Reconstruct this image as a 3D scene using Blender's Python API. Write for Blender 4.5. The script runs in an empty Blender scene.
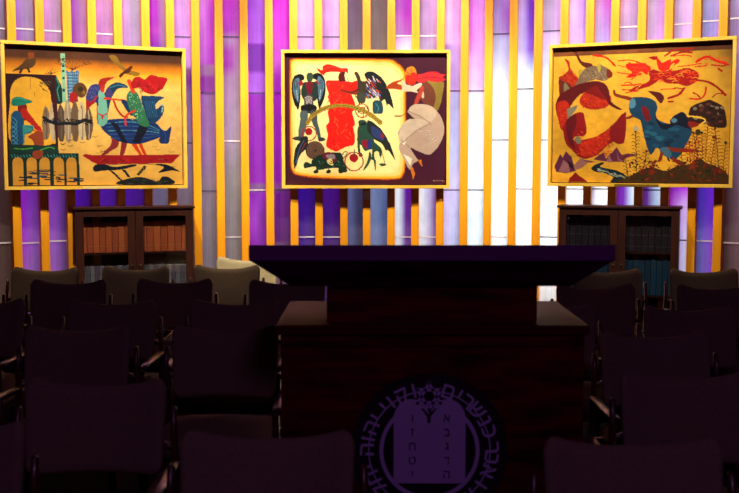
import bpy, bmesh, math, random
import numpy as np
from mathutils import Vector, Matrix
random.seed(7)
C = bpy.context.scene.collection
F = 1000.0; CAMZ = 1.6; PITCH = math.atan(83.5/F)
R_ = math.radians

def lin(h):
    if isinstance(h, str):
        h = h.lstrip('#'); h = [int(h[i:i+2], 16)/255 for i in (0, 2, 4)]
    return tuple(((c+0.055)/1.055)**2.4 if c > 0.04045 else c/12.92 for c in h)

# ------------------------------------------------ measuring: where a sight line meets a plane of the real place
def ray(px, py):
    f = Vector((0, math.cos(PITCH), -math.sin(PITCH))); u = Vector((0, math.sin(PITCH), math.cos(PITCH)))
    return f + Vector((1, 0, 0))*((px-369.5)/F) - u*((py-246.5)/F)
def at_Y(px, py, Y):
    d = ray(px, py); return Vector((0, 0, CAMZ)) + d*(Y/d.y)
def at_z(px, py, z):
    d = ray(px, py); return Vector((0, 0, CAMZ)) + d*((z-CAMZ)/d.z)

# ------------------------------------------------ materials
def mat(name, col, rough=0.6, metal=0.0, spec=0.5, coat=0.0, noise=None, bump=None):
    m = bpy.data.materials.new(name); m.use_nodes = True
    nt = m.node_tree; b = nt.nodes['Principled BSDF']
    b.inputs['Base Color'].default_value = (*lin(col), 1)
    b.inputs['Roughness'].default_value = rough; b.inputs['Metallic'].default_value = metal
    b.inputs['Specular IOR Level'].default_value = spec
    b.inputs['Coat Weight'].default_value = coat
    if noise:   # (second colour, scale xyz, detail)
        tc = nt.nodes.new('ShaderNodeTexCoord'); mp = nt.nodes.new('ShaderNodeMapping')
        mp.inputs['Scale'].default_value = noise[1]
        n = nt.nodes.new('ShaderNodeTexNoise'); n.inputs['Scale'].default_value = 1; n.inputs['Detail'].default_value = noise[2]
        r = nt.nodes.new('ShaderNodeValToRGB')
        r.color_ramp.elements[0].position = .35; r.color_ramp.elements[1].position = .65
        r.color_ramp.elements[0].color = (*lin(col), 1); r.color_ramp.elements[1].color = (*lin(noise[0]), 1)
        nt.links.new(tc.outputs['Object'], mp.inputs[0]); nt.links.new(mp.outputs[0], n.inputs[0])
        nt.links.new(n.outputs['Fac'], r.inputs[0]); nt.links.new(r.outputs[0], b.inputs['Base Color'])
    if bump:
        tc = nt.nodes.new('ShaderNodeTexCoord'); n = nt.nodes.new('ShaderNodeTexNoise'); n.inputs['Scale'].default_value = bump[0]
        bp = nt.nodes.new('ShaderNodeBump'); bp.inputs['Strength'].default_value = bump[1]; bp.inputs['Distance'].default_value = .01
        nt.links.new(tc.outputs['Object'], n.inputs[0]); nt.links.new(n.outputs['Fac'], bp.inputs['Height']); nt.links.new(bp.outputs[0], b.inputs['Normal'])
    return m

M = {}
M['fin'] = mat('fin_wood', '#f8a400', .5, noise=('#e08c00', (14, 14, 1.2), 3))
M['frame'] = mat('pale_frame_wood', '#f0c44c', .45, noise=('#e6b238', (3, 3, 3), 2))
M['frame_in'] = mat('frame_inner', '#2a1420', .7)
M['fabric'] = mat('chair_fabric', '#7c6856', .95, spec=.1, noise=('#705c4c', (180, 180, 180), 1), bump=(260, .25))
M['fabric_lit'] = mat('chair_fabric_lit', '#f0e2ba', .95, spec=.1, noise=('#e6d6ac', (180, 180, 180), 1), bump=(260, .25))  # lit copy of the chair fabric, bright light painted into its colour
M['chair_wood'] = mat('chair_wood', '#4a2416', .32, coat=.3, noise=('#3a1a10', (20, 20, 3), 2))
M['fascia'] = mat('fascia_violet_sheen', '#6c2c70', .5, spec=.2)  # violet sheen painted into the base colour of the lectern top
M['ledge'] = mat('ledge_wood', '#4c120c', .5, spec=.07)
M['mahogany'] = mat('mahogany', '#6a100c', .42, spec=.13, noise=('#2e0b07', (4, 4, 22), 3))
M['mahogany_dark'] = mat('mahogany_dark', '#50183c', .45, spec=.2, noise=('#200808', (3, 18, 18), 3))  # dark wood with some of the lectern's violet sheen tinted in
M['disc'] = mat('emblem_back', '#0c0508', .6)
M['metal'] = mat('emblem_metal', '#c4a8e0', .5, metal=.1)
M['engraved'] = mat('engraved', '#181018', .7)
M['case_wood'] = mat('bookcase_wood', '#3e1a0c', .5, spec=.3, noise=('#2e1208', (24, 24, 3), 3))
M['case_in'] = mat('bookcase_inside', '#2a140c', .8)
M['carpet'] = mat('carpet', '#241c20', .98, spec=.1, bump=(400, .5))
M['plaster'] = mat('plaster', '#4a4038', .9, bump=(60, .1))
M['brown_panel'] = mat('brown_panel', '#5a3c34', .7, noise=('#4c3028', (3, 3, 18), 2))
M['lead_light'] = mat('lead_light', '#d8cfd8', .4, metal=.2)
M['lead_dark'] = mat('lead_dark', '#3a2f55', .5)
M['plate'] = mat('name_plate', '#f6dc8c', .35, metal=.2)
M['plate_dull'] = mat('dull_plate', '#8c6a20', .4, metal=.3)
M['card'] = mat('card', '#fff0b8', .8)
M['brass'] = mat('brass', '#c0c8d0', .25, metal=1)

def glass_pane_mat():
    m = bpy.data.materials.new('clear_glass'); m.use_nodes = True; nt = m.node_tree; nt.nodes.clear()
    o = nt.nodes.new('ShaderNodeOutputMaterial'); mx = nt.nodes.new('ShaderNodeMixShader')
    t = nt.nodes.new('ShaderNodeBsdfTransparent'); t.inputs[0].default_value = (.86, .86, .88, 1)
    g = nt.nodes.new('ShaderNodeBsdfGlossy'); g.inputs['Roughness'].default_value = .05
    mx.inputs[0].default_value = .05
    nt.links.new(t.outputs[0], mx.inputs[1]); nt.links.new(g.outputs[0], mx.inputs[2]); nt.links.new(mx.outputs[0], o.inputs[0])
    return m
M['glass'] = glass_pane_mat()

def stained_mat():
    m = bpy.data.materials.new('stained_glass'); m.use_nodes = True; nt = m.node_tree; nt.nodes.clear()
    N = nt.nodes.new; L = nt.links.new
    o = N('ShaderNodeOutputMaterial')
    at = N('ShaderNodeAttribute'); at.attribute_name = 'Col'
    tc = N('ShaderNodeTexCoord')
    mp = N('ShaderNodeMapping'); mp.inputs['Scale'].default_value = (40, 40, 2.0)
    n1 = N('ShaderNodeTexNoise'); n1.inputs['Scale'].default_value = 1; n1.inputs['Detail'].default_value = 3
    n2 = N('ShaderNodeTexNoise'); n2.inputs['Scale'].default_value = 6; n2.inputs['Detail'].default_value = 4
    L(tc.outputs['Object'], mp.inputs[0]); L(mp.outputs[0], n1.inputs[0]); L(tc.outputs['Object'], n2.inputs[0])
    ad = N('ShaderNodeMath'); ad.operation = 'ADD'; L(n1.outputs['Fac'], ad.inputs[0]); L(n2.outputs['Fac'], ad.inputs[1])
    mr = N('ShaderNodeMapRange'); mr.inputs['From Min'].default_value = .6; mr.inputs['From Max'].default_value = 1.4
    mr.inputs['To Min'].default_value = .68; mr.inputs['To Max'].default_value = 1.12; L(ad.outputs[0], mr.inputs[0])
    vm = N('ShaderNodeVectorMath'); vm.operation = 'SCALE'; L(at.outputs['Color'], vm.inputs[0]); L(mr.outputs[0], vm.inputs['Scale'])
    tr = N('ShaderNodeBsdfTranslucent'); L(vm.outputs[0], tr.inputs[0])
    df = N('ShaderNodeBsdfDiffuse'); 
    mixc = N('ShaderNodeMix'); mixc.data_type = 'RGBA'; mixc.inputs[0].default_value = .5
    L(vm.outputs[0], mixc.inputs[6]); mixc.inputs[7].default_value = (.33, .27, .26, 1); L(mixc.outputs[2], df.inputs[0])
    gl = N('ShaderNodeBsdfGlossy'); gl.inputs['Roughness'].default_value = .22
    m1 = N('ShaderNodeMixShader'); m1.inputs[0].default_value = .18; L(tr.outputs[0], m1.inputs[1]); L(df.outputs[0], m1.inputs[2])
    m2 = N('ShaderNodeMixShader'); m2.inputs[0].default_value = .02; L(m1.outputs[0], m2.inputs[1]); L(gl.outputs[0], m2.inputs[2])
    L(m2.outputs[0], o.inputs[0])
    return m
M['stained'] = stained_mat()

def canvas_mat():
    m = bpy.data.materials.new('painted_canvas'); m.use_nodes = True; nt = m.node_tree
    b = nt.nodes['Principled BSDF']; b.inputs['Roughness'].default_value = .75; b.inputs['Specular IOR Level'].default_value = .2
    at = nt.nodes.new('ShaderNodeAttribute'); at.attribute_name = 'Col'
    nt.links.new(at.outputs['Color'], b.inputs['Base Color'])
    return m
M['canvas'] = canvas_mat()

# ------------------------------------------------ helpers
def obj(name, bm, material, parent=None, smooth=False, loc=None, rotz=None):
    me = bpy.data.meshes.new(name)
    bmesh.ops.recalc_face_normals(bm, faces=bm.faces[:])
    bm.to_mesh(me); bm.free()
    if smooth:
        for p in me.polygons: p.use_smooth = True
    for mm in (material if isinstance(material, (list, tuple)) else [material]): me.materials.append(mm)
    o = bpy.data.objects.new(name, me); C.objects.link(o)
    if parent: o.parent = parent
    if loc is not None: o.location = loc
    if rotz is not None: o.rotation_euler = (0, 0, rotz)
    return o
def thing(name, label, cat, loc=(0, 0, 0), rotz=0, group=None):
    o = bpy.data.objects.new(name, None); C.objects.link(o); o.empty_display_size = .1
    o.location = loc; o.rotation_euler = (0, 0, rotz); tag(o, label, cat, group); return o
def tag(o, label, cat, group=None):
    o['label'] = label; o['category'] = cat
    if group: o['group'] = group
    return o
def struct(o):
    o['kind'] = 'structure'; return o
def box(bm, x0, x1, y0, y1, z0, z1, bev=0):
    r = bmesh.ops.create_cube(bm, size=1)
    for v in r['verts']:
        v.co = Vector(((x0+x1)/2+v.co.x*(x1-x0), (y0+y1)/2+v.co.y*(y1-y0), (z0+z1)/2+v.co.z*(z1-z0)))
    if bev:
        es = list({e for v in r['verts'] for e in v.link_edges})
        bmesh.ops.bevel(bm, geom=es, offset=bev, segments=2, affect='EDGES')
    return bm
def B(*a, **k): return box(bmesh.new(), *a, **k)
def tube(bm, pts, ra, rb=None, n=10):
    """bar of elliptical section along pts; ra, rb may be lists"""
    pts = [Vector(p) for p in pts]; k = len(pts)
    ra = ra if isinstance(ra, (list, tuple)) else [ra]*k
    rb = ra if rb is None else (rb if isinstance(rb, (list, tuple)) else [rb]*k)
    rings = []
    for i, p in enumerate(pts):
        t = (pts[min(i+1, k-1)]-pts[max(i-1, 0)]).normalized()
        ref = Vector((0, 0, 1)) if abs(t.z) < .8 else Vector((0, 1, 0))
        a = t.cross(ref).normalized(); b = a.cross(t).normalized()
        rings.append([bm.verts.new(p+a*ra[i]*math.cos(2*math.pi*j/n)+b*rb[i]*math.sin(2*math.pi*j/n)) for j in range(n)])
    for i in range(k-1):
        for j in range(n):
            bm.faces.new((rings[i][j], rings[i][(j+1) % n], rings[i+1][(j+1) % n], rings[i+1][j]))
    bm.faces.new(rings[0][::-1]); bm.faces.new(rings[-1])
    return bm
def rrect(a, b, r, ne=14, nc=5):
    """points of a rounded rectangle; symmetric top/bottom so index j pairs with N-1-j"""
    r = min(r, a*.98, b*.98); q = []
    for j in range(nc): # right side lower half from bottom corner handled by symmetry
        pass
    up = [(a, (b-r)*k/2) for k in (.5, 1.5)]
    for j in range(nc+1):
        t = math.pi/2*j/nc; up.append((a-r+r*math.cos(t), b-r+r*math.sin(t)))
    for j in range(1, ne): up.append(((a-r)*(1-2*j/ne), b))
    for j in range(nc+1):
        t = math.pi/2+math.pi/2*j/nc; up.append((-a+r+r*math.cos(t), b-r+r*math.sin(t)))
    up += [(-a, (b-r)*k/2) for k in (1.5, .5)]
    return up + [(x, -y) for x, y in up[::-1]]
def pad(a, b, r, th, edge, deform, puff=.006):
    """an upholstered pad: rounded rectangle a x b (half sizes), th half-thickness, soft rim"""
    bm = bmesh.new(); prof = []
    e = edge
    _d = deform
    deform = lambda x, z, d: _d(x, z, d+math.copysign(puff, d)*max(0, 1-(x/a)**2)*max(0, 1-(z/b)**2))
    rim = [(e*(1-math.sin(math.pi*j/6)), th*math.cos(math.pi*j/6)*.98) for j in range(7)]
    flat = rrect(a-e*1.5, b-e*1.5, max(r-e*1.5, .006)); sc = (.04, .25, .5, .75, .92, 1)
    loops = [[bm.verts.new(deform(x*k, z*k, th)) for x, z in flat] for k in sc]
    loops += [[bm.verts.new(deform(x, z, d)) for x, z in rrect(a-i, b-i, max(r-i, .006))] for i, d in rim]
    loops += [[bm.verts.new(deform(x*k, z*k, -th)) for x, z in flat] for k in sc[::-1]]
    N = len(loops[0])
    for l0, l1 in zip(loops, loops[1:]):
        for j in range(N): bm.faces.new((l0[j], l0[(j+1) % N], l1[(j+1) % N], l1[j]))
    bm.faces.new(loops[0]); bm.faces.new(loops[-1][::-1])
    return bm
def prism(bm, poly, y0, y1):
    """polygon in XZ pulled from y0 to y1"""
    f = [bm.verts.new((x, y0, z)) for x, z in poly]; g = [bm.verts.new((x, y1, z)) for x, z in poly]
    bm.faces.new(f); bm.faces.new(g[::-1]); n = len(poly)
    for i in range(n): bm.faces.new((f[i], f[(i+1) % n], g[(i+1) % n], g[i]))
    return bm
def annulus(bm, cx, cz, r0, r1, y0, y1, n=96):
    L = []
    for r, y in ((r0, y0), (r1, y0), (r1, y1), (r0, y1)):
        L.append([bm.verts.new((cx+r*math.cos(2*math.pi*j/n), y, cz+r*math.sin(2*math.pi*j/n))) for j in range(n)])
    for k in range(4):
        for j in range(n): bm.faces.new((L[k][j], L[k][(j+1) % n], L[(k+1) % 4][(j+1) % n], L[(k+1) % 4][j]))
    return bm
def copy_tree(o, parent=None):
    c = o.copy(); C.objects.link(c); c.parent = parent
    for ch in list(o.children): copy_tree(ch, c)
    return c

# ------------------------------------------------ the curved wall
RF = 6.2; CY = 9.90-RF            # fin fronts lie on this circle about (0, CY)
RG = RF+.10                       # the glass, set back between the fins
ZT = 4.8
def phi_of(px):
    d = ray(px, 20); dx, dy = d.x, d.y; l = math.hypot(dx, dy); dx /= l; dy /= l
    bq = dy*CY; t = bq+math.sqrt(bq*bq-CY*CY+RF*RF)
    return math.atan2(t*dx, t*dy-CY)
def wp(phi, r, z=0): return Vector((r*math.sin(phi), CY+r*math.cos(phi), z))
fin_px = [11.4, 39.6, 66.9, 91.9, 118, 145.5, 170.1, 195.3, 218.7, 243.7, 268.8, 293.3, 318.3, 343.6, 366.6, 391.4, 415.7, 440.8, 464.9, 488.9, 513.7, 538.3, 564.4, 590, 615, 641.8, 668.6, 696.6, 723.2]
PH = [phi_of(x) for x in fin_px]
st = .24/RF
PH = [PH[0]-st*1.12*2, PH[0]-st*1.12] + PH + [PH[-1]+st*1.1, PH[-1]+st*2.2]
for i, ph in enumerate(PH):
    w = .037
    bm = B(-w, w, -.15, 0, 0, ZT)
    for v in bm.verts: v.co.y = -v.co.y
    p = wp(ph, RF)
    o = obj('trim_%d' % (i+1), bm, M['fin'], loc=p, rotz=-ph); struct(o)

def ygrid_z(y, phi):     # height of a photo row on the glass at this bearing
    p = wp(phi, RG); d = ray(369.5, y); return CAMZ + (d.z/d.y)*p.y
# each strip: (row, left colour, right colour) from the top down, front-lit greys painted in; then rows of the light and the dark cames
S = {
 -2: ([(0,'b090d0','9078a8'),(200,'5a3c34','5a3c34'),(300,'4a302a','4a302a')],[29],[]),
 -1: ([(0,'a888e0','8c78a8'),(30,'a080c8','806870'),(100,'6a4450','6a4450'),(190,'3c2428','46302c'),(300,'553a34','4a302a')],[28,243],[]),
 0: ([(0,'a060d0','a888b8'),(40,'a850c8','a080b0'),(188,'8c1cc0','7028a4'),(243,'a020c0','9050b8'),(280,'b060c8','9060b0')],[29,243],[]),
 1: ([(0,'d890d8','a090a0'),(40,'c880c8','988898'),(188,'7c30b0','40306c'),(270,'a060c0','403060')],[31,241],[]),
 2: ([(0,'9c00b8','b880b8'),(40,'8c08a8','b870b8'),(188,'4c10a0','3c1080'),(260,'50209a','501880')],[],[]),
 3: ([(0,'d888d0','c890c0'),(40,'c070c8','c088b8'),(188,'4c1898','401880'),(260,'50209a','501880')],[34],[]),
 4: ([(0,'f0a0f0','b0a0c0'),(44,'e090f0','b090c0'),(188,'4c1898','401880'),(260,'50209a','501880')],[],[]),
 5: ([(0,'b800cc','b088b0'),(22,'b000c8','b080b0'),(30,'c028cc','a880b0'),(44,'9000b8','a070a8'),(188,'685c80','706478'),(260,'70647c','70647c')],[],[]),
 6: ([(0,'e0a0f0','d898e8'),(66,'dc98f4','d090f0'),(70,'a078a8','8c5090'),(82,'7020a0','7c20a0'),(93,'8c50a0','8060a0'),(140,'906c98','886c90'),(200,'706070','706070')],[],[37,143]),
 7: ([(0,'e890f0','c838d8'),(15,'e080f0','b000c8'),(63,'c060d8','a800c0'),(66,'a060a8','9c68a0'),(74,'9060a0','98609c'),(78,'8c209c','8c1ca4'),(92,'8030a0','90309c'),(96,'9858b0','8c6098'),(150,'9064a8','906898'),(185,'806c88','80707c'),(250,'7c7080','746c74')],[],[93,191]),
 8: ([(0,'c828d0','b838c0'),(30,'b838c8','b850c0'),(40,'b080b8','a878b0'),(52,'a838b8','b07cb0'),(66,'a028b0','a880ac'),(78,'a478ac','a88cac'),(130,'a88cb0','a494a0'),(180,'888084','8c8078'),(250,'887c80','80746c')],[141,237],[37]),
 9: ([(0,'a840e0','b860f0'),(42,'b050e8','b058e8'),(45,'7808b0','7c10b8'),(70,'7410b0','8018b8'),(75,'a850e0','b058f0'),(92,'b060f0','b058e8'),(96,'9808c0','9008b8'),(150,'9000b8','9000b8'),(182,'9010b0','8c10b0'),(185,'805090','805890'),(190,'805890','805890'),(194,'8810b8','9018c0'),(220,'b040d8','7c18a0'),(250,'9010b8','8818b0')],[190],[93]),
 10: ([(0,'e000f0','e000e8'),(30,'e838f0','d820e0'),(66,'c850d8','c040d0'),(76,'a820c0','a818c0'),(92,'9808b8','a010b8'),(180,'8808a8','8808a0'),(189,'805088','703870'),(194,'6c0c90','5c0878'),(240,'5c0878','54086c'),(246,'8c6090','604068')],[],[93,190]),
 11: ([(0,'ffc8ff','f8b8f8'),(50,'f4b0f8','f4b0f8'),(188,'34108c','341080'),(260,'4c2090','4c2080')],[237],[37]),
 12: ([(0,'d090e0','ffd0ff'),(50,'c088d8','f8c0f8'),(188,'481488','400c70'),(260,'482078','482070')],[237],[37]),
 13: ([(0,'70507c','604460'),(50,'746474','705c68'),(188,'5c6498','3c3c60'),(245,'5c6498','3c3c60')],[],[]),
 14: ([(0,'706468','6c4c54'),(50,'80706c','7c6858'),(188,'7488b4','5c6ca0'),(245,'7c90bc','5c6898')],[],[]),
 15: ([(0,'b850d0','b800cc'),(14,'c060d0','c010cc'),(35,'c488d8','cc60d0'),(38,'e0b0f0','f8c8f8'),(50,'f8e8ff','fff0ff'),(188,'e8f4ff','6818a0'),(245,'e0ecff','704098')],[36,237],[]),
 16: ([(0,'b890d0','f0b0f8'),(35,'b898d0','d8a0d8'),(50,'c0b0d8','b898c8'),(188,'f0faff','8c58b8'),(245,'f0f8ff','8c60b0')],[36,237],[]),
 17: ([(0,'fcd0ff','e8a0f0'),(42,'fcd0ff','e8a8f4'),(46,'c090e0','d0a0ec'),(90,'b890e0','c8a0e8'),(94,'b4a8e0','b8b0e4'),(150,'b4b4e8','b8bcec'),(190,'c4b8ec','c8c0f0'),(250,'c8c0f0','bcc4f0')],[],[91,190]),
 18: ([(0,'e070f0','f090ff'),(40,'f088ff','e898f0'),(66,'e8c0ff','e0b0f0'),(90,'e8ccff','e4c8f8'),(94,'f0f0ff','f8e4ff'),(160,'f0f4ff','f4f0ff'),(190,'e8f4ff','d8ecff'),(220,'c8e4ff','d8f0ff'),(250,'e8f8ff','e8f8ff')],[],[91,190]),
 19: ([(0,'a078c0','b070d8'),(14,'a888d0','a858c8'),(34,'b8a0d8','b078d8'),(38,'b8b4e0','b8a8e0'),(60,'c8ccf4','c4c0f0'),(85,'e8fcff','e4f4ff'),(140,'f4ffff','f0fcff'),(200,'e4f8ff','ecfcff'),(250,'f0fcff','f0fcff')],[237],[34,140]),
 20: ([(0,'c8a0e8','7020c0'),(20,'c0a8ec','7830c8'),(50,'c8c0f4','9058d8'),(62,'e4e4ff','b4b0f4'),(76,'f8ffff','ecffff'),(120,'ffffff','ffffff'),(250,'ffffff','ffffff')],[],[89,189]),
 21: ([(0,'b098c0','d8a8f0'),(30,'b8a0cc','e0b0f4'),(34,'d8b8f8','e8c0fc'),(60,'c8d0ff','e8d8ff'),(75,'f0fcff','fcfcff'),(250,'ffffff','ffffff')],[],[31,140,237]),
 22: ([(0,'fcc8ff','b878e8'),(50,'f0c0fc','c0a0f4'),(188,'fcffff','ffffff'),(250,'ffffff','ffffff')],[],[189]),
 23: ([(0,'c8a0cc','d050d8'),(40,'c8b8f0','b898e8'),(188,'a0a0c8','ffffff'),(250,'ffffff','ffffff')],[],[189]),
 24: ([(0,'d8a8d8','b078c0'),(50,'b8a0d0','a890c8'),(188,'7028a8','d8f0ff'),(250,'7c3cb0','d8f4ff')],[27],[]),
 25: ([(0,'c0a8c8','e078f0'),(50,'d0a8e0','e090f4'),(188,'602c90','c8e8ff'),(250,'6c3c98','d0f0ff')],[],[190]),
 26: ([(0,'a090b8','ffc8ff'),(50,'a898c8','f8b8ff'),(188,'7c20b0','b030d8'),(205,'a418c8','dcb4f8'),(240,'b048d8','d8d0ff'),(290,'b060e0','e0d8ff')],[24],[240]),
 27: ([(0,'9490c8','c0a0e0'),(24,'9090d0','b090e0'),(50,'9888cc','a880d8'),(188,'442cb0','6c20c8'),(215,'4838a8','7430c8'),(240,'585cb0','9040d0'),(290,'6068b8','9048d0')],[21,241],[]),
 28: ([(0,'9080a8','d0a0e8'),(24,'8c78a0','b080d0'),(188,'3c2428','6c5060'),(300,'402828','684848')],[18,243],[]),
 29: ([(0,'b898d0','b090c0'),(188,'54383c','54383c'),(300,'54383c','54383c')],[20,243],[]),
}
def gen_strip(n, key, pa, pb):
    stops, lights, darks = S[key]; pm = (pa+pb)/2
    hw = RG*math.sin((pb-pa)/2)-.02
    zs = [ygrid_z(y, pm) for y, _, _ in stops]
    ca = [np.array(lin(a)) for _, a, _ in stops]; cb = [np.array(lin(b)) for _, _, b in stops]
    rows = sorted(set([0, ZT] + [ZT*k/80 for k in range(81)] + [z for z in zs if 0 < z < ZT]))
    nx = 8; bm = bmesh.new(); lay = bm.verts.layers.float_color.new('Col'); g = []
    rnd = random.Random(n*13); cc = rnd.uniform(.3, .7); sh = rnd.uniform(2.0, 5.5)
    for z in rows:
        k = 0
        while k < len(zs)-1 and z < zs[k+1]: k += 1
        if z >= zs[0]: a, b = ca[0], cb[0]
        elif k >= len(zs)-1: a, b = ca[-1], cb[-1]
        else:
            t = (zs[k]-z)/(zs[k]-zs[k+1]); a = ca[k]*(1-t)+ca[k+1]*t; b = cb[k]*(1-t)+cb[k+1]*t
        r = []
        for i in range(nx+1):
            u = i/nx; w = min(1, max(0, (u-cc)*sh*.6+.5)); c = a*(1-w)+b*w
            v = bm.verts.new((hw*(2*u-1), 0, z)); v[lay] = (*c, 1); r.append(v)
        g.append(r)
    for r0, r1 in zip(g, g[1:]):
        for i in range(nx): bm.faces.new((r0[i], r0[i+1], r1[i+1], r1[i]))
    o = obj('window_%d' % n, bm, M['stained'], loc=wp(pm, RG*math.cos((pb-pa)/2)), rotz=-pm); struct(o)
    o.data.update()
    for rows_, mm, nm in ((lights, 'lead_light', 'came'), (darks, 'lead_dark', 'came')):
        for y in rows_:
            z = ygrid_z(y, pm); obj(nm, B(-hw, hw, -.012, -.001, z-.006, z+.006), M[mm], parent=o)
for n, (pa, pb) in enumerate(zip(PH, PH[1:])):
    key = n-2
    gen_strip(n+1, key, pa, pb)

# plain curved wall beyond the windows on both sides, then the rest of the room
def arc_wall(name, p0, p1):
    bm = bmesh.new(); k = 10; rings = []
    for r in (RF+.02, RF+.25):
        rings.append([(bm.verts.new(wp(p0+(p1-p0)*i/k, r, 0)), bm.verts.new(wp(p0+(p1-p0)*i/k, r, ZT))) for i in range(k+1)])
    for a in rings:
        for i in range(k): bm.faces.new((a[i][0], a[i+1][0], a[i+1][1], a[i][1]))
    for e in (0, k): bm.faces.new((rings[0][e][0], rings[1][e][0], rings[1][e][1], rings[0][e][1]))
    struct(obj(name, bm, M['brown_panel']))
XW = 4.9
pe = math.asin(XW/RF)
arc_wall('wall_front_left', -pe, PH[0]-.006)
arc_wall('wall_front_right', PH[-1]+.006, pe)
struct(obj('floor', B(-5.1, 5.1, -3.2, 11.2, -.1, 0), M['carpet']))
struct(obj('ceiling', B(-5.1, 5.1, -3.2, 11.2, ZT, ZT+.1), M['plaster']))
struct(obj('wall_left', B(-5.05, -4.9, -3.1, 9, 0, ZT), M['plaster']))
struct(obj('wall_right', B(4.9, 5.05, -3.1, 9, 0, ZT), M['plaster']))
struct(obj('wall_back', B(-5, 5, -3.1, -2.95, 0, ZT), M['plaster']))
# ------------------------------------------------ the three paintings
class Art:
    """a canvas painted in flat shapes on a fine colour grid; coordinates are those of the frame's four outer corners"""
    def __init__(s, corners, base, nx=380, ny=310):
        s.q = corners; s.nx, s.ny = nx, ny
        s.img = np.zeros((ny, nx, 3)); s.img[:] = lin(base); s.z = (0, 0, 1)
        s.X, s.Y = np.meshgrid((np.arange(nx)+.5)/nx, (np.arange(ny)+.5)/ny)
        s.rng = np.random.RandomState(3)
        s.mott = s.noise(9)*.5+s.noise(28)*.3+s.noise(90)*.2
    def noise(s, k):
        a = s.rng.rand(k+2, k+2); xs = np.linspace(0, k, s.nx); ys = np.linspace(0, k, s.ny)
        xi = xs.astype(int); yi = ys.astype(int); fx = xs-xi; fy = (ys-yi)[:, None]
        fx = fx*fx*(3-2*fx); fy = fy*fy*(3-2*fy)
        g = lambda j, i: a[np.ix_(yi+j, xi+i)]
        return (g(0, 0)*(1-fx)+g(0, 1)*fx)*(1-fy)+(g(1, 0)*(1-fx)+g(1, 1)*fx)*fy
    def zoom(s, ox, oy, sc): s.z = (ox, oy, sc)
    def uv(s, pts):
        if isinstance(pts, str): pts = [tuple(map(float, p.split(','))) for p in pts.split()]
        (x0, yt0, yb0), (x1, yt1, yb1) = s.q; out = []
        for x, y in pts:
            X = s.z[0]+x/s.z[2]; Y = s.z[1]+y/s.z[2]; u = (X-x0)/(x1-x0)
            out.append((u, (Y-(yt0+(yt1-yt0)*u))/((yb0+(yb1-yb0)*u)-(yt0+(yt1-yt0)*u))))
        return np.array(out)
    def curve(s, P, closed=True, k=6):
        n = len(P); out = []
        for i in range(n if closed else n-1):
            g = (lambda j: P[j % n]) if closed else (lambda j: P[min(max(j, 0), n-1)])
            p0, p1, p2, p3 = g(i-1), g(i), g(i+1), g(i+2)
            for t in np.arange(k)/k:
                out.append(.5*((2*p1)+(-p0+p2)*t+(2*p0-5*p1+4*p2-p3)*t*t+(-p0+3*p1-3*p2+p3)*t**3))
        if not closed: out.append(P[-1])
        return np.array(out)
    def mask(s, P):
        m = np.zeros(s.X.shape, bool); n = len(P)
        for i in range(n):
            (xa, ya), (xb, yb) = P[i], P[(i+1) % n]
            if ya == yb: continue
            c = ((ya > s.Y) != (yb > s.Y)) & (s.X < (xb-xa)*(s.Y-ya)/(yb-ya)+xa); m ^= c
        return m
    def put(s, m, col, var=.22, blend=1):
        c = np.array(lin(col)); v = (1+(s.mott-.5)*2*var)[..., None]
        t = c*v; s.img[m] = (s.img*(1-blend)+t*blend)[m]
    def p(s, pts, col, sm=0, var=.22, blend=1):
        P = s.uv(pts); P = s.curve(P) if sm else P; s.put(s.mask(P), col, var, blend)
    def c(s, pts, col, var=.22, blend=1): s.p(pts, col, 1, var, blend)
    def e(s, x, y, rx, ry, col, **k):
        s.p([(x+rx*math.cos(t*.2618), y+ry*math.sin(t*.2618)) for t in range(24)], col, **k)
    def l(s, pts, w, col, sm=1, taper=False):
        P = s.uv(pts); P = s.curve(P, False) if sm and len(P) > 2 else P
        px = (s.q[1][0]-s.q[0][0])*s.z[2]; W = w/px/2; asp = 1.2; n = len(P)
        D = np.full(s.X.shape, 1e9)
        for i in range(n-1):
            ax, ay = P[i]; bx, by = P[i+1]; dx, dy = bx-ax, (by-ay)/asp
            qx, qy = s.X-ax, (s.Y-ay)/asp; L = dx*dx+dy*dy+1e-12
            t = np.clip((qx*dx+qy*dy)/L, 0, 1)
            ww = W*(1-(i+t)/(n-1)*.85) if taper else W
            D = np.minimum(D, np.hypot(qx-t*dx, qy-t*dy)-ww)
        s.put(D < 0, col, .12)
    def ring(s, x, y, r, w, col): s.l([(x+r*math.cos(t*.2618), y+r*math.sin(t*.2618)) for t in range(25)], w, col, 0)

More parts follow.
